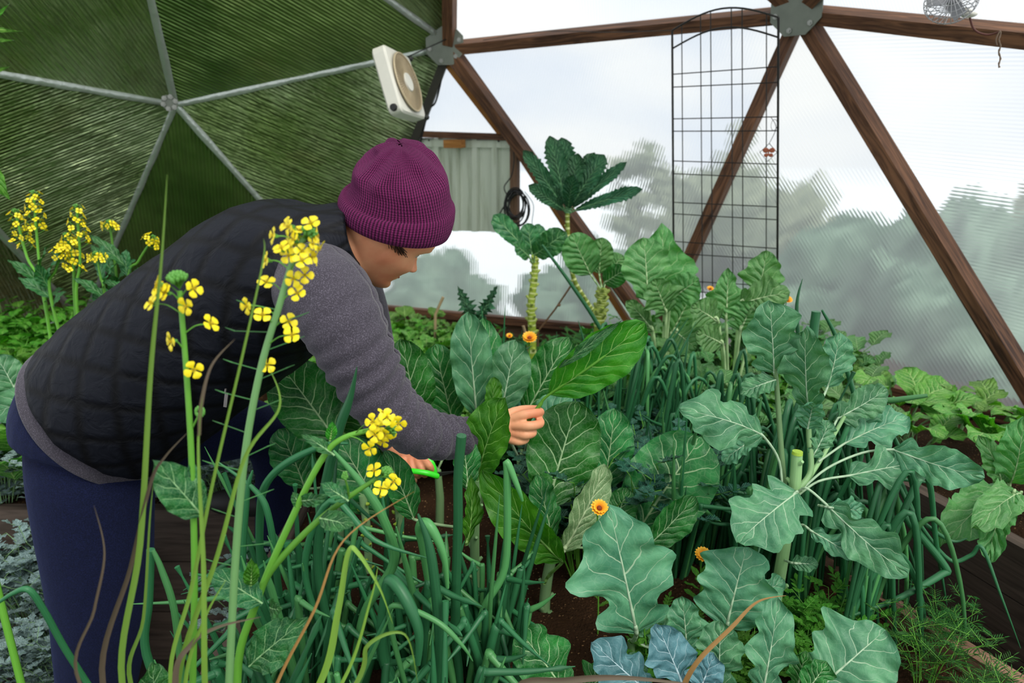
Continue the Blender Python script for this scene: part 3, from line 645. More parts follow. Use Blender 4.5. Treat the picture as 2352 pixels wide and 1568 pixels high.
def hat_rings(tab, wr=.0):
    rows = []; dv = V((0, -1, -.40)); sub = 3; T = []
    for i in range(len(tab)-1):
        for k in range(sub):
            f = k/sub; A, B = tab[i], tab[i+1]
            T.append(tuple(((A[q][0]+(B[q][0]-A[q][0])*f, A[q][1]+(B[q][1]-A[q][1])*f)) for q in (0, 1))+(A[2]+(B[2]-A[2])*f,))
    T.append(tab[-1])
    for i, (l, r, b) in enumerate(T):
        p, q = P(l[0], l[1], 1.375), P(r[0], r[1], 1.375); c = (p+q)/2; h = (q-p)/2; row = []
        for j in range(97):
            a = 2*pi*j/96; e = h*cos(a)+dv*b*sin(a); s = c+e; k = max(0, i-20)/28
            wv_ = noise.noise(V((cos(a)*2.2, sin(a)*2.2, i*.10)))*.020*min(1, k*2.0)*wr + .004*wr*sin(a*7+i*.25)*min(1, max(0, i-26)/10)
            row.append(s+(e.normalized() if e.length > 1e-6 else V((0, 0, 1)))*wv_)
        rows.append(row)
    return rows
rows = hat_rings(HR, 1.); mb = MB().grid(rows, [[(j/96, i/len(rows)) for j in range(97)] for i in range(len(rows))])
ht_ = mb.build('beanie', M['knit'], pr); sb = ht_.modifiers.new('s', 'SUBSURF'); sb.levels = 1; sb.render_levels = 1
# vest
m, t = newmat('black_quilted_nylon', '0c0e14', .6, 0, .18); uvv, u, v = t.uv()
d1 = t.m('ABSOLUTE', t.m('SUBTRACT', t.m('FRACT', t.m('ADD', t.m('MULTIPLY', u, 11.), t.m('MULTIPLY', v, 10.))), .5)); d2 = t.m('ABSOLUTE', t.m('SUBTRACT', t.m('FRACT', t.m('SUBTRACT', t.m('MULTIPLY', u, 11.), t.m('MULTIPLY', v, 10.))), .5))
q = t.m('MULTIPLY', t.ss(d1, 0, .22), t.ss(d2, 0, .22)); wn_ = t.noise(26, 4, None, 1.2)
nn = t.bump(q, .38, .005); nn = t.bump(wn_, .45, .01, nn); t.put(t.b.inputs['Normal'], nn)
t.put(t.b.inputs['Base Color'], t.mix(q, lin('07080b'), lin('11141c'))); M['vest'] = m
VT = [(262, 930, 1.42, 181, .172), (330, 872, 1.41, 183, .172), (430, 792, 1.4, 181, .168), (530, 718, 1.39, 178, .170), (618, 655, 1.38, 176, .178), (690, 614, 1.375, 158, .182), (742, 584, 1.375, 122, .158), (785, 558, 1.375, 82, .112), (818, 548, 1.375, 66, .082)]
def displ(o, sc, st, tn):
    tx = bpy.data.textures.new(tn, 'CLOUDS'); tx.noise_scale = sc; d_ = o.modifiers.new('wrinkles', 'DISPLACE'); d_.texture = tx; d_.strength = st; d_.mid_level = .5; d_.texture_coords = 'LOCAL'
mb = MB(); rows = ringloft(mb, VT, 64, False, False); vo_ = mb.build('vest', M['vest'], pr)
so_ = vo_.modifiers.new('t', 'SOLIDIFY'); so_.thickness = .012; so_.offset = -1; displ(vo_, .05, .010, 'vest_folds')
bb = simple('black_binding', '0a0b10', .5); MB().tube(rows[0], .007, 8).build('vest_hem', bb, vo_); MB().tube(rows[-1], .005, 8).build('collar_edge', bb, vo_)
# armhole binding on the near side
am = spline([P(640, 700, 1.165), P(690, 632, 1.165), P(745, 600, 1.20), P(800, 600, 1.26), P(836, 612, 1.33)], 6)
# zipper pull
zp = P(519, 918, 1.215); mb = MB().box(zp, V((.003, 0, .014)), V((0, .0015, 0)), V((.003, 0, -.0006))); mb.tube([zp+V((0, 0, .014)), zp+V((.002, 0, .022))], .002, 6)
mb.build('zipper_pull', simple('zip_metal', '8f8a88', .35, .8), vo_)
# shirt hem and near sleeve
m, t = newmat('grey_knit_shirt', '55505a', .92, 0, .2); nh = t.noise(500, 2); nl = t.noise(12, 4, None, .6)
wv2 = t.n.new('ShaderNodeTexWave'); wv2.inputs['Scale'].default_value = 9; wv2.inputs['Distortion'].default_value = 5; wv2.inputs['Detail'].default_value = 2
t.put(t.b.inputs['Base Color'], t.mix(t.ss(nh, .45, .72), lin('3c3840'), lin('5c5762'))); t.put(t.b.inputs['Normal'], t.bump(nh, .25, .001, t.bump(nl, .5, .012))); t.b.inputs['Sheen Weight'].default_value = .15; M['shirt'] = m
HT = [(236, 952, 1.425, 186, .168), (262, 930, 1.42, 177, .166), (330, 872, 1.41, 172, .160)]
mb = MB(); rw = ringloft(mb, HT, 64, False, False); so_ = mb.build('shirt_hem', M['shirt'], pr).modifiers.new('t', 'SOLIDIFY'); so_.thickness = .006
ST = [(712, 640, 1.27, 96, .085), (755, 685, 1.20, 97, .085), (790, 748, 1.165, 90, .078), (822, 815, 1.15, 82, .070), (858, 885, 1.145, 73, .063), (902, 945, 1.15, 65, .058), (958, 985, 1.165, 54, .050), (1012, 1002, 1.195, 44, .042), (1060, 1000, 1.235, 36, .034), (1098, 990, 1.27, 30, .027)]
K = [[P(a[0], a[1], a[2]), a[3]*mpp(P(a[0], a[1], a[2])), a[4]] for a in ST]; n_ = 10
cs = spline([k[0] for k in K], n_); ra = [p.x for p in spline([V((k[1], 0, 0)) for k in K], n_)]; rbb = [p.x for p in spline([V((k[2], 0, 0)) for k in K], n_)]
rows = []
for i, c in enumerate(cs):
    tt = (cs[min(i+1, len(cs)-1)]-cs[max(i-1, 0)]).normalized(); s = V((0, 1, 0)); s = (s-tt*s.dot(tt)).normalized(); u_ = tt.cross(s); f = i/(len(cs)-1); row = []
    amp = .0035*g(f-.80, .20)+.0030*g(f-.40, .10)+.0012
    for j in range(61):
        a = 2*pi*j/60; wob = amp*math.sin(i*1.25+2.2*sin(a+.6)+1.5*noise.noise(V((a, i*.05, 0)))) + .003*noise.noise(V((cos(a)*1.5, sin(a)*1.5, i*.12)))
        row.append(c+u_*(ra[i]+wob)*cos(a)+s*(rbb[i]+wob)*sin(a))
    rows.append(row)
mb = MB().grid(rows, [[(j/60, i/len(rows)) for j in range(61)] for i in range(len(rows))]); mb.tube(rows[-1], .003, 6)
so_ = mb.build('sleeve', M['shirt'], pr); so_ = so_.modifiers.new('t', 'SOLIDIFY'); so_.thickness = .003
mb = MB(); ringloft(mb, [(760, 620, 1.48, 98, .085), (812, 720, 1.56, 80, .078), (845, 860, 1.56, 68, .066), (880, 960, 1.53, 52, .052), (912, 1026, 1.495, 32, .030)], 40, False, False); mb.build('sleeve', M['shirt'], pr)
# leggings
m, t = newmat('navy_leggings', '141b3c', .9, 0, .2); nh = t.noise(420, 2); nl = t.noise(16, 3, None, .5)
t.put(t.b.inputs['Base Color'], t.mix(t.ss(nh, .35, .75), lin('0a1028'), lin('151c3f'))); t.put(t.b.inputs['Normal'], t.bump(nh, .2, .001, t.bump(nl, .3, .01))); t.b.inputs['Sheen Weight'].default_value = .2; t.b.inputs['Sheen Tint'].default_value = lin('5a6aa0'); M['leg'] = m
mb = MB()
ringloft(mb, [(300, 900, 1.42, 150, .15), (262, 925, 1.42, 172, .165), (228, 975, 1.43, 172, .178), (212, 1030, 1.42, 156, .165)])
ringloft(mb, [(214, 985, 1.39, 146, .10), (211, 1080, 1.38, 136, .11), (216, 1180, 1.38, 128, .105), (226, 1300, 1.38, 118, .095), (230, 1400, 1.38, 108, .085), (226, 1500, 1.39, 97, .072), (218, 1620, 1.4, 80, .058), (210, 1725, 1.42, 60, .05)])
ringloft(mb, [(285, 985, 1.50, 130, .11), (380, 990, 1.54, 104, .09), (480, 985, 1.60, 84, .075), (570, 985, 1.66, 74, .066), (622, 1015, 1.70, 62, .062), (634, 1080, 1.71, 48, .056), (630, 1180, 1.73, 42, .05), (620, 1290, 1.75, 36, .04), (616, 1330, 1.75, 34, .04)])
remesh(mb.build('leggings', M['leg'], pr), .006, 6)
for x, y0 in ((-.88, 1.40),):
    mb = MB(); ringloft(mb, [(205, 1700, 1.42, 62, .05), (205, 1735, 1.42, 60, .05)]); b0 = P(205, 1735, 1.42)
    mb.ball(V((b0.x+.06, b0.y, .05)), (.13, .05, .05)); remesh(mb.build('boot', simple('dark_boot', '1c1a18', .6), pr), .006, 3)
kk = P(616, 1330, 1.75); MB().ball(V((kk.x-.03, kk.y-.02, .53)), (.12, .045, .04), 16, 10).build('boot', bpy.data.materials['dark_boot'], pr)
# pruners
pg = thing('pruning_snips', P(960, 1085, 1.45), 'bright green handled garden snips held in the far hand under the sleeve', 'pruners')
gm = simple('lime_plastic', '35e01e', .35, var=.05)
MB().tube(spline([P(908, 1078, 1.43), P(945, 1081, 1.42), P(980, 1086, 1.42), P(1008, 1094, 1.43)]), [.005]*6+[.0065]*6+[.007]*6+[.005], 10, flat=.6).build('handle', gm, pg)
MB().tube(spline([P(950, 1036, 1.46), P(975, 1050, 1.455), P(993, 1064, 1.45), P(1000, 1090, 1.445)]), [.004]*6+[.006]*12+[.005], 10, flat=.6).build('handle', gm, pg)
bl = P(1000, 1091, 1.445); MB().add([bl+V((0, 0, .006)), bl+V((.055, .02, .001)), bl-V((0, 0, .006)), bl+V((0, .003, .006)), bl+V((.055, .023, .001)), bl+V((0, .003, -.006))], [(0, 2, 1), (3, 4, 5), (0, 1, 4, 3), (1, 2, 5, 4)]).build('blade', M['dmetal'], pg, smooth=False)
# ---------------------------------------------------------------- leaves
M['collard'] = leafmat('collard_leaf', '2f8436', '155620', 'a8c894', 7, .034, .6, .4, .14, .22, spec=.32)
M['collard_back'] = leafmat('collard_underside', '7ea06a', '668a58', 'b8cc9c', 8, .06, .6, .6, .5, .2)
M['collard_lit'] = leafmat('collard_leaf_bright', '479a1e', '27761a', '94c468', 7, .028, .6, .45, .12, .32)  # brighter, more yellow-green collard leaf
M['brassica'] = leafmat('broccoli_leaf', '5c9a6a', '37744f', 'b4d0ac', 6, .03, .55, .5, .08, .16, .75)
M['brassica_blue'] = leafmat('blue_broccoli_leaf', '588a90', '3a6a70', 'b2ccd0', 6, .03, .55, .55, .08, .12, .8)
M['chardy'] = leafmat('puckered_leaf', '5f9a52', '44803f', 'bcd8a0', 7, .03, .5, .5, .15, .24, .6, 1.)
M['kale'] = leafmat('kale_leaf', '1f5e3a', '0f3f26', '5f9060', 10, .035, .5, .6, .3, .12, bumpk=1.)
M['stemleaf'] = leafmat('bok_choy_leaf', '2f7a3c', '1a5730', '9cc88c', 5, .035, .6, .45, .3, .2)
M['lime'] = leafmat('bright_green_leaf', '58a024', '347e14', '9ccc60', 5, .05, .6, .5, .3, .3)
M['lime2'] = leafmat('mustard_leaf', '6aa43a', '44842a', 'b0d480', 7, .05, .6, .5, .5, .3, bumpk=.9)
M['dark'] = leafmat('dark_parsley_leaf', '1d5a40', '0c3a2c', '5c9878', 5, .04, .6, .4, .2, .1)
M['silver'] = leafmat('silver_leaf', '8fa8a4', '66827e', 'b8ccc8', 4, .05, .6, .8, 0, .05)
M['fern'] = leafmat('ferny_leaf', '2f7a22', '1a5414', '6aa040', 3, .05, .6, .6, 0, .25)
def stalkmat(name, a, b, rough=.5, tr=.1, ring=0.):
    m, t = newmat(name, a, rough, 0, .4); uvv, u, v = t.uv(); st = t.noise(1, 3, t.map(uvv, (26, 2.5, 1)))
    c = t.mix(st, lin(b), lin(a)); rn = t.rnd(); h = t.n.new('ShaderNodeHueSaturation'); t.l.new(c, h.inputs['Color']); t.put(h.inputs['Value'], t.m('ADD', t.m('MULTIPLY', rn, .6), .7))
    c = h.outputs[0]
    if ring: c = t.mix(t.ss(t.m('SINE', t.m('MULTIPLY', v, ring)), .3, .9), c, lin('c8d08c'))
    t.put(t.b.inputs['Base Color'], c); t.put(t.b.inputs['Normal'], t.bump(st, .25, .002)); return m
M['onion'] = stalkmat('onion_blade', '367a4a', '1d5232', .42); M['onion2'] = stalkmat('onion_blade_light', '5a9a58', '34743f', .4)
M['stem'] = stalkmat('green_stem', '6fae3c', '55962f', .45); M['paless'] = stalkmat('pale_stem', '8fb47a', '6f9a64', .5)
M['scaly'] = stalkmat('scarred_kale_stem', '9aa838', '6f8a28', .6, ring=150)
M['yelstalk'] = stalkmat('yellow_green_stalk', 'a0b840', '7ca030', .5); M['dry'] = stalkmat('dry_blade', 'b08a4a', '8a6436', .7); M['purp'] = stalkmat('purple_brown_blade', '6a4648', '54603a', .6)
M['grass'] = stalkmat('grass_blade', '7ea03c', '5c8a34', .45)
M['petal'] = simple('yellow_petal', 'f0dc0a', .5, var=.1, sc=60); M['anther'] = simple('yellow_anther', 'c8b020', .6); M['bud'] = simple('green_bud', '5a9a3c', .6, var=.3, sc=60)
SH = dict(petal=[(0, .12), (.2, .3), (.4, .7), (.6, 1), (.8, .95), (.93, .6), (1, .1)],
          collard=[(0, .05), (.06, .34), (.2, .72), (.4, .96), (.6, 1), (.78, .88), (.9, .62), (.97, .32), (1, .02)],
          round=[(0, .06), (.05, .45), (.2, .85), (.45, 1), (.7, .95), (.87, .7), (.96, .4), (1, .02)],
          broc=[(0, .06), (.03, .25), (.07, .58), (.15, .74), (.21, .68), (.26, .5), (.31, .62), (.38, .92), (.5, 1), (.62, .96), (.68, .86), (.76, .84), (.88, .62), (.96, .34), (1, .02)],
          lance=[(0, .12), (.15, .55), (.4, 1), (.65, .8), (.85, .4), (1, .02)],
          oval=[(0, .1), (.15, .7), (.4, 1), (.65, .9), (.85, .55), (1, .02)],
          strap=[(0, .25), (.15, .6), (.5, .95), (.75, 1), (.92, .7), (1, .05)],
          spat=[(0, .1), (.3, .2), (.5, .55), (.7, .95), (.85, 1), (.95, .65), (1, .02)],
          star=[(0, .05), (.1, .5), (.22, .9), (.3, .62), (.42, .98), (.52, 1.05), (.62, .62), (.75, .5), (.88, .3), (1, .02)])
def leaf(mb, b, t, wid, nrm, shape='collard', bend=.06, fold=.12, wave=.03, jag=0., jn=9, nv=28, nu=5, seed=0, wf=3.2, lob=.0, twist=0., hole=None):
    b = V(b); t = V(t); ax = t-b; L = ax.length; T = ax/L; side = T.cross(V(nrm)).normalized(); n = side.cross(T)
    rows = []; uvs = []; tab = SH[shape]; sd = seed*1.73
    for i in range(nv+1):
        v = i/nv; c = b+ax*v+n*(bend*L*4*v*(1-v)); row = []; ur = []; tw = twist*v; sc_ = side*cos(tw)+n*sin(tw); nc = n*cos(tw)-side*sin(tw)
        w0 = wid/2*interp(tab, v)
        for j in range(-nu, nu+1):
            u = j/nu; sg = 1 if j > 0 else -1; a = abs(u)
            k = 1+lob*noise.noise(V((v*5.+sd, sg*3., seed)))*1.3
            if jag: k *= 1+jag*(abs(((v*jn+.3*sg) % 1)-.5)*2-.5)
            e = wave*L*a**1.6*(sin(v*wf*2*pi*.7+sd+sg*1.3)+.6*sin(v*wf*2*pi*1.9+sd*2+sg))
            pk = .010*L*noise.noise(V((u*2.5, v*6, seed)))
            row.append(c+sc_*(u*w0*k)+nc*(fold*w0*(a**1.4)+e*interp([(0, .2), (.3, 1), (1, 1)], v)+pk)); ur.append((u*.5+.5, v))
        rows.append(row); uvs.append(ur)
    mb.grid(rows, uvs)
    # raised midrib under the blade
    pts = [(b+ax*(i/10)+n*(bend*L*4*(i/10)*(1-i/10))-n*.0015) for i in range(11)]
    return mb
def midrib(mb, b, t, nrm, bend, r):
    b = V(b); t = V(t); ax = t-b; L = ax.length; T = ax/L; side = T.cross(V(nrm)).normalized(); n = side.cross(T)
    mb.tube([b+ax*(.9*i/10)+n*(bend*L*4*(.9*i/10)*(1-.9*i/10))-n*r*.3 for i in range(11)], [r*(1-.085*i) for i in range(11)], 6, True, uvx=.5)
def pleaf(parent, spec, mat='collard', mid=.0026, pet=None, name='leaf', petr=None, **kw):
    """spec: base px,py,Y ; tip px,py,Y ; apparent width px ; roll deg"""
    bx, by, bY, tx, ty, tY, wpx, roll = spec
    b = P(bx, by, bY); t = P(tx, ty, tY); m_ = (b+t)/2; ax = (t-b).normalized(); n = (CAM-m_); n = (n-ax*n.dot(ax)).normalized(); s = ax.cross(n)
    ro = R(roll); n2 = n*cos(ro)+s*sin(ro); mb = MB()
    kw.setdefault('seed', (bx*7+by) % 31)
    wid = wpx*mpp(m_)/max(.35, cos(ro)); leaf(mb, b, t, wid, n2, **kw)
    if mid: midrib(mb, b, t, n2, kw.get('bend', .06), mid)
    if pet is not None:
        pr_ = petr or mid or .002
        mb.tube(spline([V(pet[0]) if isinstance(pet, list) else V(pet), *( [V(x) for x in pet[1:]] if isinstance(pet, list) else []), b, b+ax*.02], 5), [pr_*1.25]*40 if False else pr_*1.15, 7, True, uvx=.5)
    return mb.build(name, M[mat], parent)
def stem(parent, pts, r0, r1, mat='paless', name='stem', seg=9, scars=0, seed=0, hyd=6):
    q = spline([P(*p) if not isinstance(p, V) else p for p in pts], hyd); n = len(q); mb = MB(); rs = [r0+(r1-r0)*i/(n-1) for i in range(n)]
    mb.tube(q, rs, seg)
    if scars:
        random.seed(seed)
        for k in range(scars):
            f = (k+.5)/scars*(n-1); i = int(f); p = q[i].lerp(q[min(i+1, n-1)], f-i); ax = (q[min(i+1, n-1)]-q[i]).normalized() if i < n-1 else V((0, 0, 1))
            a = k*2.4; o = ax.orthogonal().normalized(); d = (o*cos(a)+ax.cross(o)*sin(a)); r = rs[i]
            mb.tube([p+d*r*.6-ax*r*.4, p+d*r*1.15, p+d*(r*1.5)+ax*r*.35], [r*.55, r*.42, r*.3], 6)
    return mb.build(name, M[mat], parent)
S0 = .49
def ground(px, Y, z=S0): q = P(px, 900, Y); return V((q.x*1., Y, z))
# ---- front collard
o = thing('collard_plant', V((P(1262, 1400, 1.3).x, 1.3, S0)), 'large front collard plant with a big upright veined leaf, right of the picking hand', 'collard')
stem(o, [V((o.location.x, 1.3, S0-.02)), (1250, 1400, 1.31), (1262, 1300, 1.33), (1290, 1240, 1.35)], .014, .011, 'paless', scars=12)
ct = P(1285, 1255, 1.34)
for sp, k in (((1385, 1130, 1.46, 1412, 938, 1.5, 105, 10), dict(mat='collard', seed=3)),
              ((1468, 1215, 1.38, 1612, 1004, 1.46, 196, -8), dict(shape='round', fold=.05, seed=5, pet=ct)),
              ((1478, 1262, 1.31, 1597, 1140, 1.34, 74, 20), dict(shape='collard', fold=.3, seed=6, pet=ct)),
              ((1258, 1165, 1.32, 1328, 922, 1.40, 168, 12), dict(shape='collard', fold=.10, seed=7, pet=[ct, P(1268, 1215, 1.33)], mid=.0042, bend=-.05)),
              ((1268, 1245, 1.3, 1228, 1090, 1.33, 62, 30), dict(seed=8, pet=ct)),
              ((1405, 1225, 1.36, 1440, 1120, 1.4, 74, 10), dict(shape='round', seed=9)),
              ((1292, 1268, 1.25, 1390, 1066, 1.3, 72, 28), dict(mat='collard_back', seed=10, mid=.004, pet=ct, fold=.35)),
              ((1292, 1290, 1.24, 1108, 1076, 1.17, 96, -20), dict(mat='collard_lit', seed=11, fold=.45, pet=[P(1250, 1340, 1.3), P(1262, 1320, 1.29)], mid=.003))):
    mat = k.pop('mat', 'collard'); pleaf(o, sp, mat, **k)
# ---- collard before the hand
o = thing('collard_plant', V((P(1092, 1300, 1.27).x, 1.27, S0)), 'collard plant with a scarred pale stem and one tall bright leaf hiding the wrist', 'collard')
stem(o, [V((o.location.x, 1.27, S0-.02)), (1090, 1240, 1.27), (1096, 1100, 1.25)], .011, .009, 'paless', scars=14)
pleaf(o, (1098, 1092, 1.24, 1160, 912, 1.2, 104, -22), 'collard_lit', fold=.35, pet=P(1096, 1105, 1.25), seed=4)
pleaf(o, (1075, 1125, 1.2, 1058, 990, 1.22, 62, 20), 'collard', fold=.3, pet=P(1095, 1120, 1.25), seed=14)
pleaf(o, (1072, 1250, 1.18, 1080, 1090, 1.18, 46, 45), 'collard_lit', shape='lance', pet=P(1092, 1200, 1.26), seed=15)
pleaf(o, (950, 1192, 1.22, 882, 1036, 1.2, 72, 15), 'collard', fold=.2, pet=[P(1090, 1215, 1.26), P(1010, 1205, 1.24)], seed=16)
# ---- back row of collards
BK = [('collard plant with two broad dark leaves directly beside the grey sleeve cuff', (1000, 1.68), [((962, 992, 1.62, 922, 778, 1.62, 108, 8), 'collard', {}), ((1042, 975, 1.7, 1000, 790, 1.74, 98, -10), 'collard', {}), ((905, 1000, 1.66, 880, 850, 1.7, 80, 10), 'collard', {})]),
      ('collard plant with one tall blue-green leaf that has a hole, behind the picking hand', (1095, 1.72), [((1096, 960, 1.66, 1076, 716, 1.68, 96, -6), 'brassica', dict(mid=.0036)), ((1118, 960, 1.72, 1110, 730, 1.76, 80, 20), 'collard', {}), ((1120, 975, 1.62, 1135, 865, 1.63, 42, 30), 'collard_lit', {})]),
      ('collard plant with two fanned upright veined leaves just behind the held leaf stalk', (1195, 1.74), [((1150, 950, 1.68, 1184, 780, 1.72, 98, 4), 'brassica', dict(mid=.0034)), ((1205, 955, 1.72, 1308, 775, 1.76, 98, -6), 'collard', dict(mid=.0032)), ((1215, 1000, 1.6, 1312, 905, 1.6, 70, -30), 'brassica', {})]),
      ('big dark collard plant in the shade below the person\'s chest', (760, 1.62), [((772, 1010, 1.55, 640, 832, 1.6, 150, 5), 'collard', dict(mid=.0036, shape='round')), ((880, 1180, 1.5, 772, 1000, 1.52, 128, 5), 'collard', dict(mid=.0036, shape='round')), ((700, 1120, 1.6, 640, 985, 1.62, 100, 20), 'collard', {}), ((850, 1010, 1.62, 800, 880, 1.66, 110, -10), 'collard', {})])]
for lab, (gx, gY), lv in BK:
    gp = ground(gx, gY); o = thing('collard_plant', gp, lab, 'collard'); top = gp+V((0, 0, .16))
    MB().tube([gp-V((0, 0, .02)), gp+V((.004, 0, .08)), top], [.012, .011, .009], 8).build('stem', M['paless'], o)
    for sp, mt, k in lv:
        k.setdefault('fold', .15); b = P(*sp[:3]); pleaf(o, sp, mt, pet=[top, top.lerp(b, .5)-V((0, 0, .01))], **k)
# two scarred bare stems in the shade
for px, Y, lab in ((820, 1.45, 'bare scarred collard stem left of the grass stalk, below the far hand'), (900, 1.5, 'thin bare scarred stem between the onion leaves beneath the snips')):
    gp = ground(px, Y); o = thing('cut_stalk', gp, lab, 'stalk'); mb = MB(); q = [gp-V((0, 0, .02)), gp+V((.004, 0, .10)), gp+V((-.004, .01, .2))]; mb.tube(spline(q), .0095, 9)
    mb.build('stem', M['paless'], o); mb = MB()
    for k in range(14):
        a = k*2.4; p = gp+V((0, 0, .015+.013*k)); d_ = V((cos(a), sin(a), 0)); mb.tube([p+d_*.007, p+d_*.012, p+d_*.015+V((0, 0, .004))], [.005, .004, .0025], 6)
    mb.build('leaf_scars', M['yelstalk'], o)
# ---- the held leaf
o = thing('collard_leaf', P(1232, 945, 1.35), 'large cut collard leaf held by its stalk in the picking hand, tip pointing up right', 'leaf')
hb = P(1262, 905, 1.34); ht2 = P(1482, 742, 1.3); ax = (ht2-hb).normalized(); n = CAM-(hb+ht2)/2; n = (n-ax*n.dot(ax)).normalized(); s = ax.cross(n); n = n*cos(.35)+s*sin(.35)
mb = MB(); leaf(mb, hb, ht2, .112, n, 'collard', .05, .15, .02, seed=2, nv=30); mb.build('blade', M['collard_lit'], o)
mb = MB(); mb.tube(spline([P(1196, 992, 1.36), P(1222, 955, 1.352), P(1240, 930, 1.348), hb, hb.lerp(ht2, .5)+n*.012, ht2.lerp(hb, .15)]), [.0042]*12+[.003]*10+[.0015]*4, 8, uvx=.5); mb.build('stalk', M['stem'], o)
mb = MB(); fb = P(1284, 844, 1.31); ft = P(1428, 736, 1.285); ax = (ft-fb).normalized(); n2 = (CAM-fb); n2 = (n2-ax*n2.dot(ax)).normalized(); leaf(mb, fb, ft, .026, n2, 'lance', .04, .3, .02, seed=9); mb.build('folded_edge', M['stemleaf'], o)
# ---- tall broccoli plant on the right
o = thing('broccoli_plant', V((P(1778, 1440, 1.22).x, 1.22, S0)), 'tall branching broccoli plant with a cut stem top and wavy blue-green leaves', 'broccoli')
stem(o, [V((o.location.x, 1.22, S0-.02)), (1778, 1400, 1.22), (1796, 1290, 1.22), (1812, 1190, 1.22), (1826, 1110, 1.22), (1831, 1040, 1.22)], .013, .0105, 'paless', scars=8)
MB().tube([P(1831, 1043, 1.219), P(1832, 1036, 1.219)], [.0105, .0098], 12).build('cut_top', M['yelstalk'], o)
fk = P(1800, 1190, 1.22); fk2 = P(1822, 1120, 1.22)
for pts, r in ((((1802, 1120, 1.24), (1795, 1040, 1.26), (1785, 900, 1.28), (1780, 845, 1.28)), .0055), (((1836, 1120, 1.22), (1862, 1080, 1.24), (1858, 1000, 1.26), (1855, 920, 1.27)), .0058), (((1848, 1110, 1.23), (1885, 1055, 1.26), (1915, 1000, 1.29), (1940, 955, 1.3)), .0045)):
    stem(o, [fk2.lerp(fk, .3)]+list(pts), r*1.2, r*.8, 'paless', 'branch', 8)
BL = [((1752, 1000, 1.20, 1562, 938, 1.17, 112, 12), dict(bend=.16, wave=.06, fold=-.25, pet=[P(1797, 1150, 1.22), P(1790, 1060, 1.22)])),
      ((1832, 1130, 1.19, 1692, 1246, 1.12, 150, 8), dict(bend=.1, wave=.03, fold=.05, pet=P(1806, 1200, 1.22))),
      ((1778, 855, 1.28, 1768, 690, 1.26, 128, 5), dict(wave=.04, pet=P(1780, 860, 1.28))),
      ((1856, 935, 1.27, 1850, 752, 1.24, 104, -12), dict(wave=.05, pet=P(1856, 940, 1.27))),
      ((1900, 890, 1.33, 1928, 762, 1.34, 78, 25), dict(wave=.05, pet=P(1860, 980, 1.27))),
      ((1925, 960, 1.31, 2038, 892, 1.33, 76, 18), dict(wave=.03, jag=.12, jn=12, pet=P(1900, 1010, 1.28))),
      ((1940, 1018, 1.3, 2086, 956, 1.33, 84, -20), dict(wave=.05, pet=P(1880, 1060, 1.25))),
      ((2052, 1032, 1.22, 2262, 1096, 1.14, 96, 12), dict(wave=.07, bend=.12, pet=[P(1840, 1125, 1.22), P(1900, 1075, 1.23), P(1980, 1040, 1.24)])),
      ((1950, 1092, 1.22, 2145, 1056, 1.20, 88, -10), dict(wave=.06, bend=.05, pet=[P(1830, 1140, 1.22), P(1880, 1105, 1.22)])),
      ((1898, 1158, 1.17, 2086, 1322, 1.07, 98, 8), dict(wave=.05, bend=.14, pet=[P(1826, 1140, 1.22), P(1850, 1120, 1.2)])),
      ((1862, 1218, 1.16, 1972, 1282, 1.11, 48, 0), dict(wave=.07, bend=.1, pet=[P(1806, 1225, 1.22), P(1840, 1205, 1.18)])),
      ((1818, 1292, 1.17, 1880, 1296, 1.15, 36, 0), dict(wave=.05, shape='round', pet=P(1800, 1285, 1.22))),
      ((1905, 1165, 1.16, 1985, 1172, 1.16, 52, 10), dict(shape='round', wave=.05, pet=P(1880, 1160, 1.19))),
      ((1865, 1050, 1.25, 1905, 965, 1.27, 46, 30), dict(jag=.3, jn=8, wave=.05)), ((1730, 1010, 1.26, 1660, 1060, 1.27, 44, 30), dict(shape='round', wave=.05)),
      ((1855, 985, 1.25, 1868, 925, 1.22, 62, 0), dict(shape='round', wave=.08, bend=-.1)), ((1782, 872, 1.27, 1700, 905, 1.27, 50, 30), dict(shape='round', wave=.06))]
for sp, k in BL:
    k.setdefault('shape', 'broc'); k.setdefault('lob', .45); pleaf(o, sp, 'brassica', mid=.0021, **k)
# ---- young broccoli plants along the front
def bplant(lab, px, Y, lv, mat='brassica', pz=None):
    gp = ground(px, Y); o = thing('broccoli_seedling', gp, lab, 'broccoli'); top = gp+V((0, 0, pz or .07))
    MB().tube([gp-V((0, 0, .03)), top], [.009, .008], 8).build('stem', M['paless'], o)
    for sp, k in lv:
        k = dict(k); k.setdefault('shape', 'broc'); k.setdefault('lob', .45); k.setdefault('wave', .05); mt = k.pop('mat', mat); b = P(*sp[:3]); pleaf(o, sp, mt, mid=k.pop('mid', .0026), pet=[top, top.lerp(b, .55)+V((0, 0, -.008))], **k)
bplant('young broccoli plant with one very large upright lobed leaf in the front row', 1480, 1.12, [((1462, 1452, 1.05, 1400, 1166, 1.08, 215, 4), dict(mid=.0036, seed=12)), ((1578, 1500, 1.08, 1566, 1368, 1.1, 88, 10), {}), ((1530, 1480, 1.12, 1480, 1400, 1.14, 80, 20), {})])
bplant('young broccoli plant with a broad rounded leaf right of the largest front leaf', 1690, 1.15, [((1668, 1442, 1.12, 1716, 1256, 1.16, 170, -6), dict(shape='round', mid=.0034)), ((1720, 1380, 1.14, 1800, 1330, 1.18, 60, 20), {})])
bplant('young broccoli plant with pale narrow wavy leaves at the bottom edge, right of center', 1700, 1.0, [((1652, 1580, .99, 1656, 1425, 1.02, 106, -8), {}), ((1752, 1590, .99, 1788, 1372, 1.03, 98, 8), dict(wave=.05)), ((1830, 1590, .98, 1850, 1495, .99, 60, 0), dict(mat='collard'))])
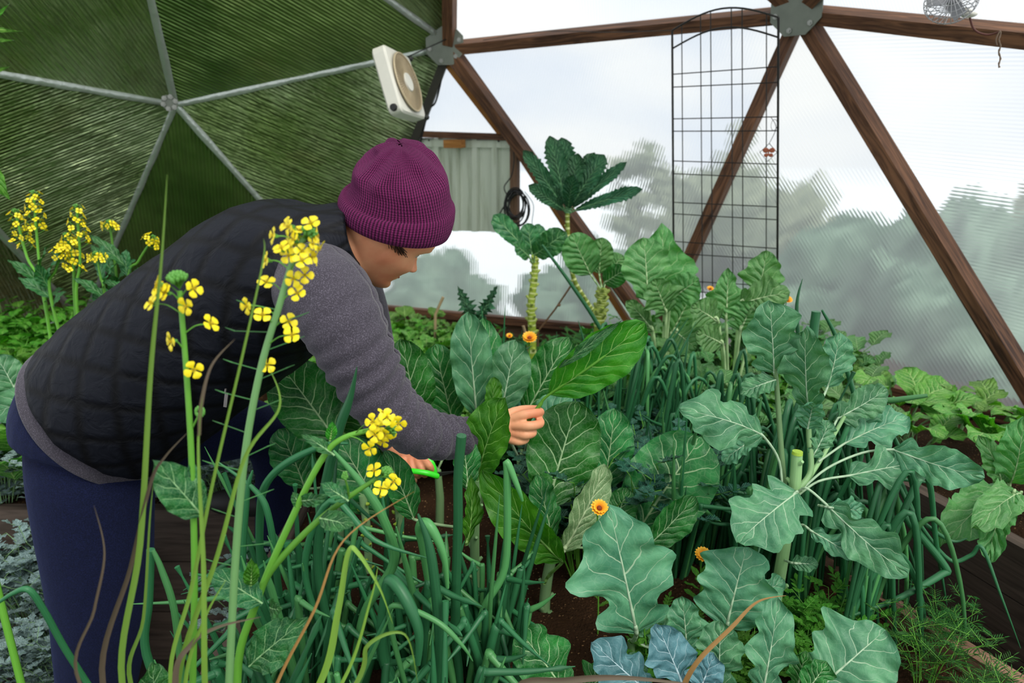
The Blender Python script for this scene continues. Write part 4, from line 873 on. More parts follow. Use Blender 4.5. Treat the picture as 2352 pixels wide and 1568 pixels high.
bplant('young blue-tinted broccoli plant with twisted leaves at the bottom edge', 1520, .98, [((1575, 1590, .97, 1508, 1432, 1.0, 104, 10), dict(wave=.06)), ((1488, 1590, .97, 1360, 1474, .99, 104, 0), dict(wave=.06, bend=.12)), ((1600, 1600, .96, 1640, 1500, .97, 80, 10), {})], 'brassica_blue')
bplant('young broccoli plant with one large fan-like leaf at the bottom right', 1880, .98, [((1872, 1588, .97, 2034, 1446, 1.0, 178, 0), dict(mid=.0032, shape='round')), ((1840, 1600, .95, 1900, 1520, .96, 70, 20), dict(mat='collard'))])
bplant('young dark broccoli plant low at the bottom center, left of the blue one', 1290, 1.0, [((1300, 1590, .98, 1188, 1440, 1.0, 128, 5), dict(mat='collard')), ((1340, 1590, 1., 1400, 1540, 1.01, 90, 0), dict(mat='collard')), ((1440, 1590, 1.02, 1460, 1500, 1.03, 80, 0), dict(mat='brassica'))])
# ---- tree kale and neighbours
o = thing('tree_kale', V((P(1372, 750, 2.9).x, 2.9, S0)), 'tall thin-stemmed kale topped by a crown of narrow serrated dark leaves', 'kale')
stem(o, [V((o.location.x, 2.9, S0-.02)), (1372, 740, 2.9), (1352, 700, 2.9), (1318, 640, 2.9), (1306, 560, 2.9), (1303, 490, 2.9)], .012, .009, 'scaly', scars=16)
for (tx, ty, tY, wd) in ((1202, 345, 2.85, 34), (1214, 425, 2.8, 34), (1262, 312, 2.9, 46), (1290, 316, 2.95, 50), (1328, 352, 2.9, 46), (1365, 350, 2.95, 42), (1388, 355, 2.9, 50), (1440, 372, 2.85, 26), (1476, 434, 2.8, 30), (1318, 400, 2.8, 36)):
    pleaf(o, (1303+(tx-1303)*.12, 488+(ty-488)*.12, 2.9, tx, ty, tY, wd, 15 if tx < 1300 else -15), 'kale', mid=.003, shape='strap', jag=.35, jn=13, wave=.02, fold=.3, bend=.03, pet=P(1303, 492, 2.9))
o = thing('tree_kale', V((P(1224, 775, 2.8).x, 2.8, S0)), 'thick scaly yellow-green kale stem with a small crown of rounded leaves', 'kale')
stem(o, [V((o.location.x, 2.8, S0-.02)), (1222, 765, 2.8), (1220, 700, 2.8), (1228, 630, 2.8), (1228, 585, 2.8)], .019, .013, 'scaly', scars=40)
for sp, k in (((1205, 570, 2.78, 1132, 494, 2.74, 46, 10), dict(shape='strap')), ((1222, 585, 2.8, 1212, 512, 2.8, 50, 0), {}), ((1238, 580, 2.8, 1300, 532, 2.76, 62, 0), {}), ((1228, 585, 2.76, 1262, 560, 2.7, 46, 10), {}), ((1215, 590, 2.78, 1180, 560, 2.72, 34, 30), {}), ((1225, 585, 2.84, 1240, 515, 2.9, 40, 30), {})):
    k.setdefault('shape', 'round'); pleaf(o, sp, 'stemleaf', mid=.003, jag=.08, pet=P(1227, 610, 2.8), **k)
o = thing('tree_kale', V((P(1376, 760, 2.6).x, 2.6, S0)), 'short thick kale stem covered in leaf scars with round pale leaves, below the serrated crown', 'kale')
stem(o, [V((o.location.x, 2.6, S0-.02)), (1376, 750, 2.6), (1381, 700, 2.6), (1384, 662, 2.6)], .022, .018, 'scaly', scars=34)
for sp in ((1356, 630, 2.58, 1312, 537, 2.56, 84, 0), (1376, 628, 2.6, 1382, 545, 2.6, 60, 0), (1388, 650, 2.56, 1440, 615, 2.5, 52, 0), (1396, 630, 2.64, 1430, 585, 2.66, 56, 10)):
    pleaf(o, sp, 'chardy' if sp[0] != 1388 else 'collard', mid=.003, shape='round', fold=.05, pet=P(1384, 670, 2.6))
PK = [('large pale puckered broad-leaf plant standing before the foot of the wire trellis', (1520, 2.35), [((1526, 700, 2.35, 1520, 512, 2.38, 140, 5), dict(shape='star')), ((1488, 690, 2.3, 1478, 545, 2.34, 110, 10), dict(shape='broc')), ((1540, 690, 2.3, 1606, 640, 2.24, 80, -10), {}), ((1530, 720, 2.28, 1500, 640, 2.24, 84, 20), {}), ((1550, 760, 2.2, 1600, 800, 2.1, 90, 0), dict(bend=.1)), ((1500, 760, 2.3, 1440, 690, 2.3, 36, 20), dict(shape='strap')), ((1540, 770, 2.34, 1590, 672, 2.34, 80, 5), {})]),
      ('pale puckered broad-leaf plant right of the trellis foot, above the onion leaves', (1680, 2.2), [((1668, 735, 2.2, 1672, 615, 2.22, 88, 5), dict(shape='star')), ((1740, 700, 2.2, 1762, 575, 2.22, 84, -5), {}), ((1700, 700, 2.12, 1815, 672, 2.05, 90, -15), dict(bend=.15)), ((1650, 740, 2.1, 1590, 700, 2.1, 80, 10), {}), ((1700, 760, 2.1, 1730, 690, 2.08, 90, 10), {}), ((1660, 790, 2.1, 1600, 760, 2.05, 70, 10), {})])]
for lab, (gx, gY), lv in PK:
    gp = ground(gx, gY); o = thing('broadleaf_plant', gp, lab, 'broad-leaf greens'); top = gp+V((0, 0, .1)); MB().tube([gp-V((0, 0, .02)), top], [.016, .013], 8).build('stem', M['paless'], o)
    for sp, k in lv: k.setdefault('shape', 'broc'); pleaf(o, sp, 'chardy', mid=.0042, wave=.05, lob=.35, pet=[top, top.lerp(P(*sp[:3]), .5)], **k)
# ---------------------------------------------------------------- flowers
def flower_mesh():
    mb = MB()
    for k in range(4):
        a = k*pi/2+.4; d_ = V((cos(a), sin(a), 0)); leaf(mb, d_*.001+V((0, 0, .001)), d_*.0094+V((0, 0, .0022+.0012*(k % 2))), .0086, V((0, 0, 1)), 'petal', .14, -.1, .03, nv=7, nu=3, seed=k)
    mb.cur = 1
    for k in range(5):
        a = k*2*pi/5; mb.tube([V((0, 0, -.001)), V((cos(a)*.0016, sin(a)*.0016, .0045))], .00045, 4)
    mb.cur = 2
    for k in range(4):
        a = k*pi/2; mb.tube([V((0, 0, -.004)), V((cos(a)*.0026, sin(a)*.0026, .0008))], [.0009, .0004], 4)
    return mb.mesh('flower', [M['petal'], M['anther'], M['bud']])
FM = flower_mesh()
def bud_mesh():
    mb = MB().ball(V((0, 0, 0)), (.0018, .0018, .003), 8, 6); return mb.mesh('bud', [M['bud']])
BM = bud_mesh()
def put(mesh, name, parent, p, d, s=1., spin=0.):
    keep = random.getstate()
    o = bpy.data.objects.new(name, mesh); COL.objects.link(o); o.parent = parent; o.location = p-parent.location
    random.seed(p.x*991+p.z*77); d = V(d).normalized()+V((random.uniform(-.8, .8), random.uniform(-.2, .5), random.uniform(-.4, .7)))*(.9 if name == 'flower' else 0); q = d.normalized().to_track_quat('Z', 'Y'); o.rotation_euler = (q.to_matrix() @ Matrix.Rotation(spin, 3, 'Z')).to_euler(); o.scale = (s, s, s); random.setstate(keep); return o
def raceme(o, top, ax, nf, spread, length, nb=14, rs=1., seed=0, sc=1.):
    """open flowers round the upper stem and a dome of buds at the tip"""
    random.seed(seed); mb = MB(); top = V(top); ax = V(ax).normalized(); u = ax.orthogonal().normalized(); w_ = ax.cross(u)
    for k in range(nf):
        f = (k+.5)/nf; a = k*2.4; r = spread*(.5+.5*f)*random.uniform(.75, 1.15); d_ = (u*cos(a)+w_*sin(a)); b = top-ax*length*f; p = b+d_*r+ax*r*.55
        mb.tube(spline([b, b+d_*r*.5+ax*r*.15, p], 3), .0006*sc, 4, False); put(FM, 'flower', o, p, d_+ax*random.uniform(.1, .8)+V((0, -.5, 0)), sc*random.uniform(.85, 1.1), a)
    for k in range(nb):
        a = k*2.4; r = spread*.42*(k/nb)**.5; d_ = (u*cos(a)+w_*sin(a)); p = top+d_*r+ax*(.006*sc+spread*.22*(1-k/nb)); mb.tube([top-ax*.004, p], .0004*sc, 4, False); put(BM, 'bud', o, p, ax+d_*.5, sc*random.uniform(.8, 1.2))
    mb.build('flower_stalks', M['stem'], o)
def fl(o, stem_pt, px, py, Y, sc=1., d=(0, -1, .3), sag=.0):
    p = P(px, py, Y); a = P(*stem_pt); mb = MB(); mb.tube(spline([a, a.lerp(p, .5)+V((0, 0, .004+sag)), p], 4), .0007, 5, False); mb.build('flower_stalk', M['stem'], o); put(FM, 'flower', o, p, d, sc, px*.3)
def pods(o, pts, n, seed, L=.03):
    random.seed(seed); q = spline([P(*p) for p in pts], 8); 
    for k in range(n):
        mb = MB(); p = q[int((k+.5)/n*(len(q)-1))]; s = 1 if k % 2 else -1; e = p+V((s*L*random.uniform(.7, 1.1), random.uniform(-.01, .01), L*random.uniform(.05, .4)))
        mb.tube([p, e], [.0007, .0006], 4); mb.tube([e, e+V((s*.010, 0, .004))], [.0009, .0003], 4); mb.build('seed_pod', M['stemleafs'], o)

M['stemleafs'] = stalkmat('pod_green', '4c8a48', '3a7440', .5)
FY = .72
# F2: the tallest flowering stem
o = thing('bok_choy_flower', V((P(520, 1600, FY).x, FY, S0)), 'tallest yellow flowering stem in the foreground, its bent flower head over the grey shoulder', 'flowering stem')
tp2 = [(525, 1600, FY), (540, 1300, FY), (562, 1050, FY), (598, 850, FY), (642, 700, FY), (672, 600, FY), (698, 546, FY)]
M['greystem'] = stalkmat('grey_green_stem', '7aa866', '5c8c54'); stem(o, [V((o.location.x, FY, S0-.02)), (522, 1700, FY)]+tp2, .0056, .0028, 'greystem')
raceme(o, P(704, 545, FY), V((.5, -.3, .8)), 15, .019, .035, 16, seed=1)
for i_, (x, y) in enumerate(((660, 518), (632, 542), (648, 572), (616, 598), (676, 640), (694, 600), (612, 650), (684, 674), (603, 725), (662, 738), (570, 702), (672, 770), (700, 632), (668, 520), (715, 515), (613, 838))):
    yy = min(max(y+22, 556), 900); xx = interp([(546, 698), (600, 672), (700, 642), (850, 598), (1050, 562)], yy); fl(o, (xx, yy, FY), x, y, FY-.012*(i_ % 3-1)-.006, 1.05, ((x-xx)*.012, -1, .35))
pods(o, tp2[1:5], 15, 3, .034)
# F1: short one at the left
o = thing('bok_choy_flower', V((P(440, 1600, FY-.02).x, FY-.02, S0)), 'yellow flowering stem with a green bud dome, left of the tallest flowering stem', 'flowering stem')
Y1 = FY-.02; stem(o, [V((o.location.x, Y1, S0-.02)), (440, 1700, Y1), (443, 1560, Y1), (447, 1300, Y1), (440, 1050, Y1), (428, 850, Y1), (413, 668, Y1)], .0048, .0026, 'stem')
raceme(o, P(411, 655, Y1), V((0, -.15, 1)), 0, .022, .01, 34, seed=2, sc=1.25)
for x, y in ((383, 672), (352, 697), (368, 652), (442, 663), (430, 702), (397, 783), (481, 744), (445, 848), (372, 668)):
    yy = min(max(y+24, 675), 900); xx = interp([(668, 413), (850, 428), (1050, 440)], yy); fl(o, (xx, yy, Y1), x, y, Y1-.01, 1.1, ((x-xx)*.02, -1, .3))
pleaf(o, (464, 1184, Y1, 352, 1058, Y1-.02, 96, 8), 'stemleaf', shape='oval', mid=.0014, fold=.1, wave=.03)
pleaf(o, (436, 1150, Y1, 440, 1055, Y1, 34, 20), 'stemleaf', shape='oval', mid=.001); stem(o, [(440, 1160, Y1), (424, 1120, Y1), (412, 1096, Y1)], .0018, .0014, 'stem', 'side_shoot')
for k in range(9): put(BM, 'bud', o, P(408+6*cos(k*2.4)*k**.3, 1085+5*sin(k*2.4)*k**.3, Y1), (0, 0, 1), .9)
for k in range(14): put(BM, 'bud', o, P(459+9*cos(k*2.4), 945+9*sin(k*2.4), Y1-.01), (0, 0, 1), .9)
stem(o, [(440, 985, Y1), (452, 962, Y1), (459, 948, Y1)], .0012, .001, 'stem', 'side_shoot')
# F3: branching leaning stem
Y3 = .80
o = thing('bok_choy_flower', V((P(535, 1640, Y3).x, Y3, S0)), 'branching yellow flowering stem arching right, with flower tips over the grey forearm', 'flowering stem')
stem(o, [V((o.location.x, Y3, S0-.02)), (545, 1560, Y3), (590, 1380, Y3), (675, 1180, Y3), (742, 1050, Y3), (790, 1005, Y3), (868, 984, Y3)], .0062, .0030, 'stem')
stem(o, [(588, 1385, Y3), (622, 1310, Y3), (720, 1205, Y3), (800, 1142, Y3), (866, 1098, Y3)], .0056, .0028, 'stem', 'branch')
raceme(o, P(888, 985, Y3), V((1, -.2, .05)), 9, .020, .02, 20, seed=5, sc=1.05); raceme(o, P(880, 1092, Y3), V((.7, -.2, .7)), 3, .018, .02, 24, seed=6, sc=1.2)
for x, y, sx, sy in ((858, 968, 812, 1000), (888, 958, 842, 990), (851, 1028, 795, 1000), (915, 970, 860, 985), (862, 997, 830, 990), (905, 1105, 862, 1098), (875, 1122, 850, 1108)): fl(o, (sx, sy, Y3), x, y, Y3-.02, 1.15, ((x-sx)*.01, -1, .2))
for sp, k in (((602, 1385, Y3-.01, 478, 1310, Y3-.03, 74, 8), dict(shape='oval')), ((576, 1345, Y3-.02, 578, 1283, Y3-.03, 36, 5), dict(shape='oval', mat='collard_lit')), ((572, 1530, Y3, 706, 1418, Y3-.02, 100, -8), dict(shape='oval')),
              ((352, 1630, .74, 350, 1520, .74, 80, 10), dict(shape='oval')), ((768, 1045, Y3, 690, 996, Y3-.01, 30, 20), dict(shape='lance')), ((758, 1012, Y3, 764, 968, Y3, 26, 10), dict(shape='oval', mat='collard_lit')),
              ((690, 1150, Y3, 752, 1138, Y3-.03, 34, 20), dict(shape='oval')), ((735, 1190, Y3-.01, 815, 1208, Y3-.04, 50, -10), dict(shape='oval')), ((800, 1150, Y3-.01, 735, 1110, Y3-.02, 36, 20), dict(shape='oval')), ((620, 1395, Y3, 648, 1400, Y3-.03, 44, 20), dict(shape='oval')), ((690, 1165, Y3, 672, 1130, Y3, 26, 10), dict(shape='oval'))):
    mt = k.pop('mat', 'stemleaf'); pleaf(o, sp, mt, mid=.0016, wave=.04, **k)
for (x0, y0, x, y) in ((800, 1145, 792, 1098), (575, 1345, 580, 1312)):
    stem(o, [(x0, y0, Y3), ((x0+x)/2+3, (y0+y)/2, Y3-.01), (x, y, Y3-.015)], .0016, .0012, 'stem', 'side_shoot')
    for k in range(12): put(BM, 'bud', o, P(x+7*cos(k*2.4)*(k/12)**.5, y-6+8*sin(k*2.4)*(k/12)**.5, Y3-.018), (0, 0, 1), .9)
# ---- grass clump in front
def ribbon(mb, pts, w, seed=0, n=8, fold=.35):
    q = spline(pts, n); k = len(q); rows = []; uv = []
    for i, p in enumerate(q):
        t_ = (q[min(i+1, k-1)]-q[max(i-1, 0)]).normalized(); n_ = (CAM-p); n_ = (n_-t_*n_.dot(t_)).normalized(); tw = .5*sin(seed+i*.12); s = t_.cross(n_); s2 = s*cos(tw)+n_*sin(tw); n2 = n_*cos(tw)-s*sin(tw)
        f = i/(k-1); ww = w/2*interp([(0, .9), (.35, 1), (.7, .6), (1, .04)], f); rows.append([p-s2*ww+n2*ww*fold, p-s2*ww*.5+n2*ww*fold*.4, p, p+s2*ww*.5+n2*ww*fold*.4, p+s2*ww+n2*ww*fold]); uv.append([(j/4, f) for j in range(5)])
    mb.grid(rows, uv); return mb
gb = V((P(420, 1600, .68).x, .68, S0)); o = thing('grass_clump', gb, 'clump of tall narrow grass blades with purple-brown tips in the left foreground', 'grass')
GR = [('grass', .011, .66, [(282, 1568), (322, 1250), (345, 860), (370, 600), (384, 400)]), ('purp', .009, .66, [(236, 1568), (300, 1300), (345, 1110), (378, 1050), (432, 992)]), ('purp', .006, .62, [(182, 1568), (216, 1400), (240, 1270), (216, 1160)]),
      ('grass', .010, .64, [(470, 1568), (468, 1300), (456, 1030), (466, 900)]), ('purp', .0055, .64, [(457, 1000), (462, 930), (486, 840), (540, 778)]), ('grass', .007, .66, [(392, 1568), (440, 1350), (490, 1100), (560, 800), (604, 600), (606, 548)]),
      ('grass', .010, .68, [(408, 1568), (500, 1270), (562, 1050), (642, 935), (618, 842)]), ('dry', .007, .70, [(636, 1568), (722, 1400), (790, 1240), (952, 1128)]), ('grass', .013, .72, [(735, 1568), (778, 1400), (800, 1272), (822, 1270), (872, 1350), (902, 1432)]),
      ('purp', .012, .66, [(404, 1568), (440, 1480), (500, 1440), (600, 1416)]), ('grass', .010, .70, [(820, 1568), (846, 1480), (930, 1456), (960, 1568)]), ('grass', .008, .7, [(785, 1568), (850, 1380), (868, 1300)]), ('grass', .009, .66, [(425, 1568), (470, 1420), (520, 1330)]), ('grass', .008, .7, [(300, 1568), (330, 1420), (344, 1200), (352, 1110)])]
for i_, (mt, w_, Y, pp) in enumerate(GR):
    b = gb+V((random.uniform(-.03, .03), random.uniform(-.03, .03), 0)); mb = MB(); pts = [P(x, y, Y) for x, y in pp]
    if pp[0][1] > 1500: pts = [b, b.lerp(pts[0], .5)+V((0, 0, .02))]+pts
    ribbon(mb, pts, w_*.68, i_*1.3).build('blade', M[mt], o)
for mt, w_, pp, lab in (('dry', .009, [(1560, 1600, .82), (1600, 1520, .82), (1680, 1440, .84), (1740, 1382, .86), (1806, 1367, .87)], 'single dry orange-brown grass blade lying across the small front broccoli leaves'),
                        ('purp', .014, [(1180, 1590, .74), (1300, 1562, .75), (1440, 1556, .76), (1640, 1578, .77)], 'purple-edged grass blade arching along the bottom edge of the photo')):
    b = P(*pp[0]); mb = ribbon(MB(), [V((b.x-.03, b.y, S0)), V((b.x-.02, b.y, b.z*.5+S0*.5))]+[P(*p) for p in pp], w_, 2); tag(mb.build('grass_plant', M[mt]), lab, 'grass')
# ---------------------------------------------------------------- onions
OG = 'onion plants crowding the foreground'; OG2 = 'onion plants leaning over the right bed edge'
def onion(loc, n, h, lean, seed, label, group, spread=.25, r=.0062, kink=.5):
    random.seed(seed); loc = V(loc); o = thing('onion_plant', loc, label, 'onion', group)
    for k in range(n):
        a = random.uniform(0, 2*pi); L = h*random.uniform(.65, 1.1); d_ = V((cos(a), sin(a), 0))*spread*random.uniform(.3, 1)+V(lean)*random.uniform(.5, 1.2)
        b = loc+V((cos(a), sin(a), 0))*.012-V((0, 0, .02)); mid_ = b+d_*L*.35+V((0, 0, L*.6))
        if random.random() < kink:
            e = mid_+V((d_.x*1.4+random.uniform(-.5, .5), d_.y+random.uniform(-.4, .2), random.uniform(-.5, .35)))*L*.42; pts = [b, b.lerp(mid_, .5)+V((0, 0, .01)), mid_, mid_+V((0, 0, .006))+(e-mid_)*.08, mid_.lerp(e, .5), e]
        else: e = mid_+d_*L*.3+V((0, 0, L*.42)); pts = [b, b.lerp(mid_, .5), mid_, e]
        for p in pts[1:]: p.z = max(p.z, S0+.02)
        rr = r*random.uniform(.65, 1.2); q = spline(pts, 5)
        MB().tube(q, [rr*interp([(0, .9), (.45, 1.1), (.8, .7), (1, .12 if random.random() < .85 else .8)], i/(len(q)-1)) for i in range(len(q))], 7).build('leaf', M['onion' if random.random() < .72 else 'onion2'], o)
    return o
random.seed(9); k = 0
while k < 44:
    Y = random.uniform(.80, 1.32); px = random.uniform(330, 1170); p = P(px, 900, Y)
    if p.x < -.5 or (px > 1000 and Y < .95) or (520 < px < 620 and Y < .86): continue
    st_ = random.getstate(); onion((p.x, Y, S0), 6, random.uniform(.34, .50) if Y > 1 else random.uniform(.28, .38), (random.uniform(-.1, .2), -.05, 0), 100+k, near_label('foreground onion plant', (p.x, Y, S0)), OG, .55, .0068, .65); random.setstate(st_); k += 1
random.seed(19); k = 0
while k < 40:
    s_ = random.uniform(.22, 1.35); off = random.uniform(.04, .42); q = e0-ed*s_; nl = V((-ed.y, ed.x, 0)); nl = nl if nl.x < 0 else -nl; q = q+nl*off
    st_ = random.getstate(); onion((q.x, q.y, S0), 7, random.uniform(.36, .52), (random.uniform(-.05, .45)*(1 if off < .2 else .4), -.12, 0), 300+k, near_label('tall right-hand onion plant', (q.x, q.y, S0)), OG2, .42, .0062, .72 if q.y < 1.7 else .4); random.setstate(st_); k += 1
# drooping onions hanging over the near bed's edge
random.seed(77); k = 0; nr = V((ed.y, -ed.x, 0)); nr = nr if nr.x > 0 else -nr
while k < 26:
    s_ = random.uniform(-.05, .95); q = e0-ed*s_-nr*random.uniform(.02, .22); loc = V((q.x, q.y, S0)); o = thing('onion_plant', loc, near_label('flopped-over onion plant', loc), 'onion', OG2)
    for j in range(7):
        h_ = random.uniform(.2, .46); out = random.uniform(.02, .26); dn = random.uniform(-.02, .36); sx = random.uniform(-.12, .1); r = random.uniform(.0042, .0066)
        a = loc+V((random.uniform(-.015, .015), random.uniform(-.015, .015), -.02)); b = loc+nr*out*.15-ed*0+V((sx*.2, 0, h_*.6)); c = loc+nr*out*.5+ed*sx*.6+V((0, 0, h_)); d = loc+nr*out+ed*sx+V((0, 0, h_*.6-dn*.3)); e = loc+nr*(out*1.15+.01)+ed*sx*1.3+V((0, 0, h_*.1-dn))
        if random.random() < .35: c = c+V((0, 0, .02)); d = c.lerp(e, .5)
        e.z = max(e.z, .05); qq = spline([a, b, c, d, e], 6); MB().tube(qq, [r*interp([(0, .8), (.4, 1.1), (.75, .8), (1, .15)], i/(len(qq)-1)) for i in range(len(qq))], 7).build('leaf', M['onion' if random.random() < .75 else 'onion2'], o)
    k += 1
# individually placed onion leaves
def onions_hero(lab, gx, gY, leaves, group=None, z=S0):
    gp = ground(gx, gY, z); o = thing('onion_plant', gp, lab, 'onion', group)
    for pts, rpx, mt, tipf in leaves:
        q = [P(*p) for p in pts]; f = q[0]; pre = [gp-V((0, 0, .02)), gp.lerp(f, .5)] if pts[0][1] > 1180 or True else []
        q2 = spline(pre+q, 6); r = rpx*mpp(f); MB().tube(q2, [r*interp([(0, .8), (.4, 1), (.75, .9), (1, tipf)], i/(len(q2)-1)) for i in range(len(q2))], 10).build('leaf', M[mt], o)
onions_hero('onion plant with one thick cut-off leaf standing straight before the bright collard leaf', 1045, 1.02, [([(1046, 1440, 1.02), (1052, 1200, 1.0), (1052, 1100, .99), (1060, 1000, .98)], 11, 'onion', .95), ([(1000, 1400, 1.02), (975, 1260, 1.0), (965, 1210, .99), (985, 1205, .97), (1018, 1270, .96), (1028, 1350, .96)], 12, 'onion2', .3), ([(1110, 1400, 1.04), (1160, 1300, 1.05), (1165, 1100, 1.05), (1165, 1062, 1.05), (1190, 1120, 1.04), (1200, 1150, 1.04)], 9, 'onion2', .3)])
onions_hero('onion plant with a thick drooping leaf curving down at the bottom center', 940, .92, [([(880, 1500, .92), (890, 1360, .9), (902, 1335, .89), (935, 1380, .87), (962, 1450, .86), (960, 1525, .86)], 15, 'onion', .4), ([(900, 1450, .9), (905, 1390, .88), (1000, 1425, .86), (1060, 1480, .85), (1086, 1518, .85)], 7, 'onion2', .1), ([(1010, 1500, .92), (1000, 1350, .92), (985, 1250, .92), (960, 1180, .92)], 12, 'onion', .2)])
onions_hero('onion plant with a leaf arching left to right below the vest, beside the far knee', 610, 1.15, [([(600, 1300, 1.15), (598, 1170, 1.13), (612, 1110, 1.12), (660, 1062, 1.1), (745, 1022, 1.08), (800, 1018, 1.07)], 9, 'onion', .3), ([(640, 1350, 1.12), (620, 1200, 1.1), (590, 1130, 1.1), (500, 1060, 1.1)], 8, 'onion', .2), ([(560, 1350, 1.1), (565, 1150, 1.1), (580, 1080, 1.1)], 9, 'onion', .2)])
onions_hero('onion plant with one slim leaf rising to a point beside the grey upper sleeve', 735, 1.02, [([(730, 1300, 1.02), (745, 1130, 1.0), (778, 990, .98), (805, 910, .97), (820, 842, .96)], 11, 'onion', .06), ([(840, 1400, 1.02), (905, 1290, 1.0), (880, 1190, .98), (830, 1110, .97), (765, 1035, .97)], 11, 'onion2', .3), ([(700, 1300, 1.02), (760, 1150, .99), (860, 1240, .96), (985, 1282, .95)], 8, 'onion', .1)])
onions_hero('onion plant bent sharply at the bottom left corner, before the silver foliage', 230, .84, [([(215, 1590, .84), (150, 1490, .82), (100, 1400, .8), (66, 1354, .79), (30, 1362, .79), (-10, 1388, .79)], 7, 'onion', .4)])
onions_hero('onion plant with a blunt upright leaf against the navy leg at lower left', 345, .86, [([(336, 1500, .86), (342, 1380, .86), (346, 1262, .86)], 10, 'onion', .9), ([(420, 1560, .86), (400, 1400, .85), (372, 1310, .85), (352, 1264, .85)], 8, 'onion2', .5)])
onions_hero('onion plant with one long leaf trailing right onto the grey planks', 2120, 1.28, [([(2060, 1100, 1.3), (2110, 1200, 1.3), (2180, 1285, 1.28), (2230, 1275, 1.27), (2256, 1258, 1.26), (2300, 1370, 1.22), (2344, 1488, 1.19)], 5, 'onion', .15), ([(2040, 1130, 1.3), (2090, 1200, 1.28), (2170, 1300, 1.26), (2160, 1320, 1.25), (2060, 1375, 1.2), (1950, 1415, 1.17)], 9, 'onion', .4), ([(2050, 1100, 1.3), (2100, 1180, 1.28), (2180, 1240, 1.27), (2222, 1236, 1.26)], 5, 'onion', .2)])
onions_hero('onion plant whose leaf tip has dried orange, in front of the bright right-bed greens', 1980, 1.55, [([(1960, 1000, 1.55), (2000, 930, 1.53), (2060, 918, 1.5), (2130, 908, 1.48)], 8, 'onion2', .5), ([(1870, 900, 1.55), (1868, 780, 1.55), (1875, 715, 1.55)], 11, 'onion', .9), ([(1980, 1000, 1.55), (1930, 800, 1.55), (1888, 712, 1.54)], 6, 'onion', .4), ([(1850, 900, 1.6), (1830, 720, 1.6), (1843, 640, 1.6)], 5, 'onion', .1)])
onions_hero('onion plants\' topmost blue-green leaf leaning across the thick kale stems', 1330, 2.35, [([(1395, 800, 2.35), (1370, 740, 2.35), (1310, 650, 2.35), (1245, 562, 2.35)], 5, 'onion', .5)])
# ---------------------------------------------------------------- generic foliage plants
def bushy(nm, seed, h, spread, nst, nlf, L, W, mat, shape='oval', jag=0., smat='stem', sr=.0022, droop=.0, up=.4, nv=6, nu=2, start=.25, fold=.15, bend=.08, wave=.03, label='', cat='plant', group=None, terminal=True, leaflets=0):
    random.seed(seed); o = thing(nm, V((0, 0, 0)), label, cat, group); lm = MB(); sm = MB()
    for s in range(nst):
        a = 2*pi*s/nst+random.uniform(-.4, .4); H = h*random.uniform(.65, 1.05); d_ = V((cos(a), sin(a), 0)); sp = spread*random.uniform(.3, 1)
        q = spline([V((0, 0, -.01))+d_*.01, d_*sp*.4+V((0, 0, H*.6)), d_*sp+V((0, 0, H-droop*sp))], 5); sm.tube(q, [sr*(1-.06*i) for i in range(len(q))], 5, False)
        for k in range(nlf):
            f = start+(1-start)*(k+1)/nlf; i = min(int(f*(len(q)-1)), len(q)-1); p = q[i]; b = k*2.4+s; e = V((cos(b), sin(b), 0)); l = L*random.uniform(.7, 1.15)*(1.15-.4*f)
            dr = (e+V((0, 0, up+random.uniform(-.3, .3)))).normalized()
            if leaflets:
                for m_ in range(leaflets):
                    pp = p+dr*l*(.35+.65*m_/(leaflets-1)); sd_ = dr.cross(V((0, 0, 1))).normalized()
                    for sg in ((-1, 1) if m_ < leaflets-1 else (0,)):
                        dd = (dr*.7+sd_*sg*.9+V((0, 0, .1))).normalized(); leaf(lm, pp, pp+dd*l*.42, W, V((0, 0, 1))-dd*dd.z, shape, bend, fold, wave, jag, 3, nv, nu, seed+k+m_)
                sm.tube([p, p+dr*l], sr*.4, 4, False)
            else: leaf(lm, p, p+dr*l, W*random.uniform(.8, 1.15), V((0, -.15, 1)), shape, bend, fold, wave, jag, 5, nv, nu, seed*7+s*5+k, twist=random.uniform(-.4, .4))
    lm.build('foliage', M[mat], o); sm.build('stems', M[smat], o); return o
def scatter(protos, pts, seed, lab=None, sc=(.8, 1.2)):
    random.seed(seed); first = {}; base_ = {id(q): q['label'] for q in protos}
    for k, p in enumerate(pts):
        pr_ = protos[k % len(protos)]
        o = pr_ if id(pr_) not in first else copy_tree(pr_); first[id(pr_)] = 1
        o.location = p; o['label'] = near_label(base_[id(pr_)], p); s = random.uniform(*sc); o.rotation_euler = (random.uniform(-.08, .08), random.uniform(-.08, .08), random.uniform(0, 6.28)); o.scale = (s, s, s)
def inside(p, m_=.2):
    return all(((N[b]-N[a]).cross(V((p.x, p.y, 0))-V((N[a].x, N[a].y, 0)))).z < -m_*(N[b]-N[a]).length for a, b in (('B1', 'B2'), ('B0', 'B1')))
def region(px0, px1, Y0, Y1, n, seed, z=S0, mind=.0):
    random.seed(seed); out = []; t_ = 0
    while len(out) < n and t_ < 4000:
        t_ += 1; Y = random.uniform(Y0, Y1); p = P(random.uniform(px0, px1), 800, Y); p = V((p.x, p.y, z))
        if all((p-q).length > mind for q in out): out.append(p)
    return [q for q in out if inside(q)]
A = dict(label='low bright green leafy herb', group='leafy herbs in the back left bed', cat='herb')
pr1 = [bushy('leafy_herb', s, .26, .12, 9, 7, .06, .042, 'lime', 'oval', .15, **A) for s in (1, 2, 3)]
scatter(pr1, [p for p in region(-60, 420, 1.86, 3.5, 130, 5, .48, .09) if p.y < 3.35+(p.x+2.1)*.35 and p.x > -2.5], 6)
A = dict(label='broad-leaved mustard green in the shade', group='mustard greens at the left edge', cat='mustard greens')
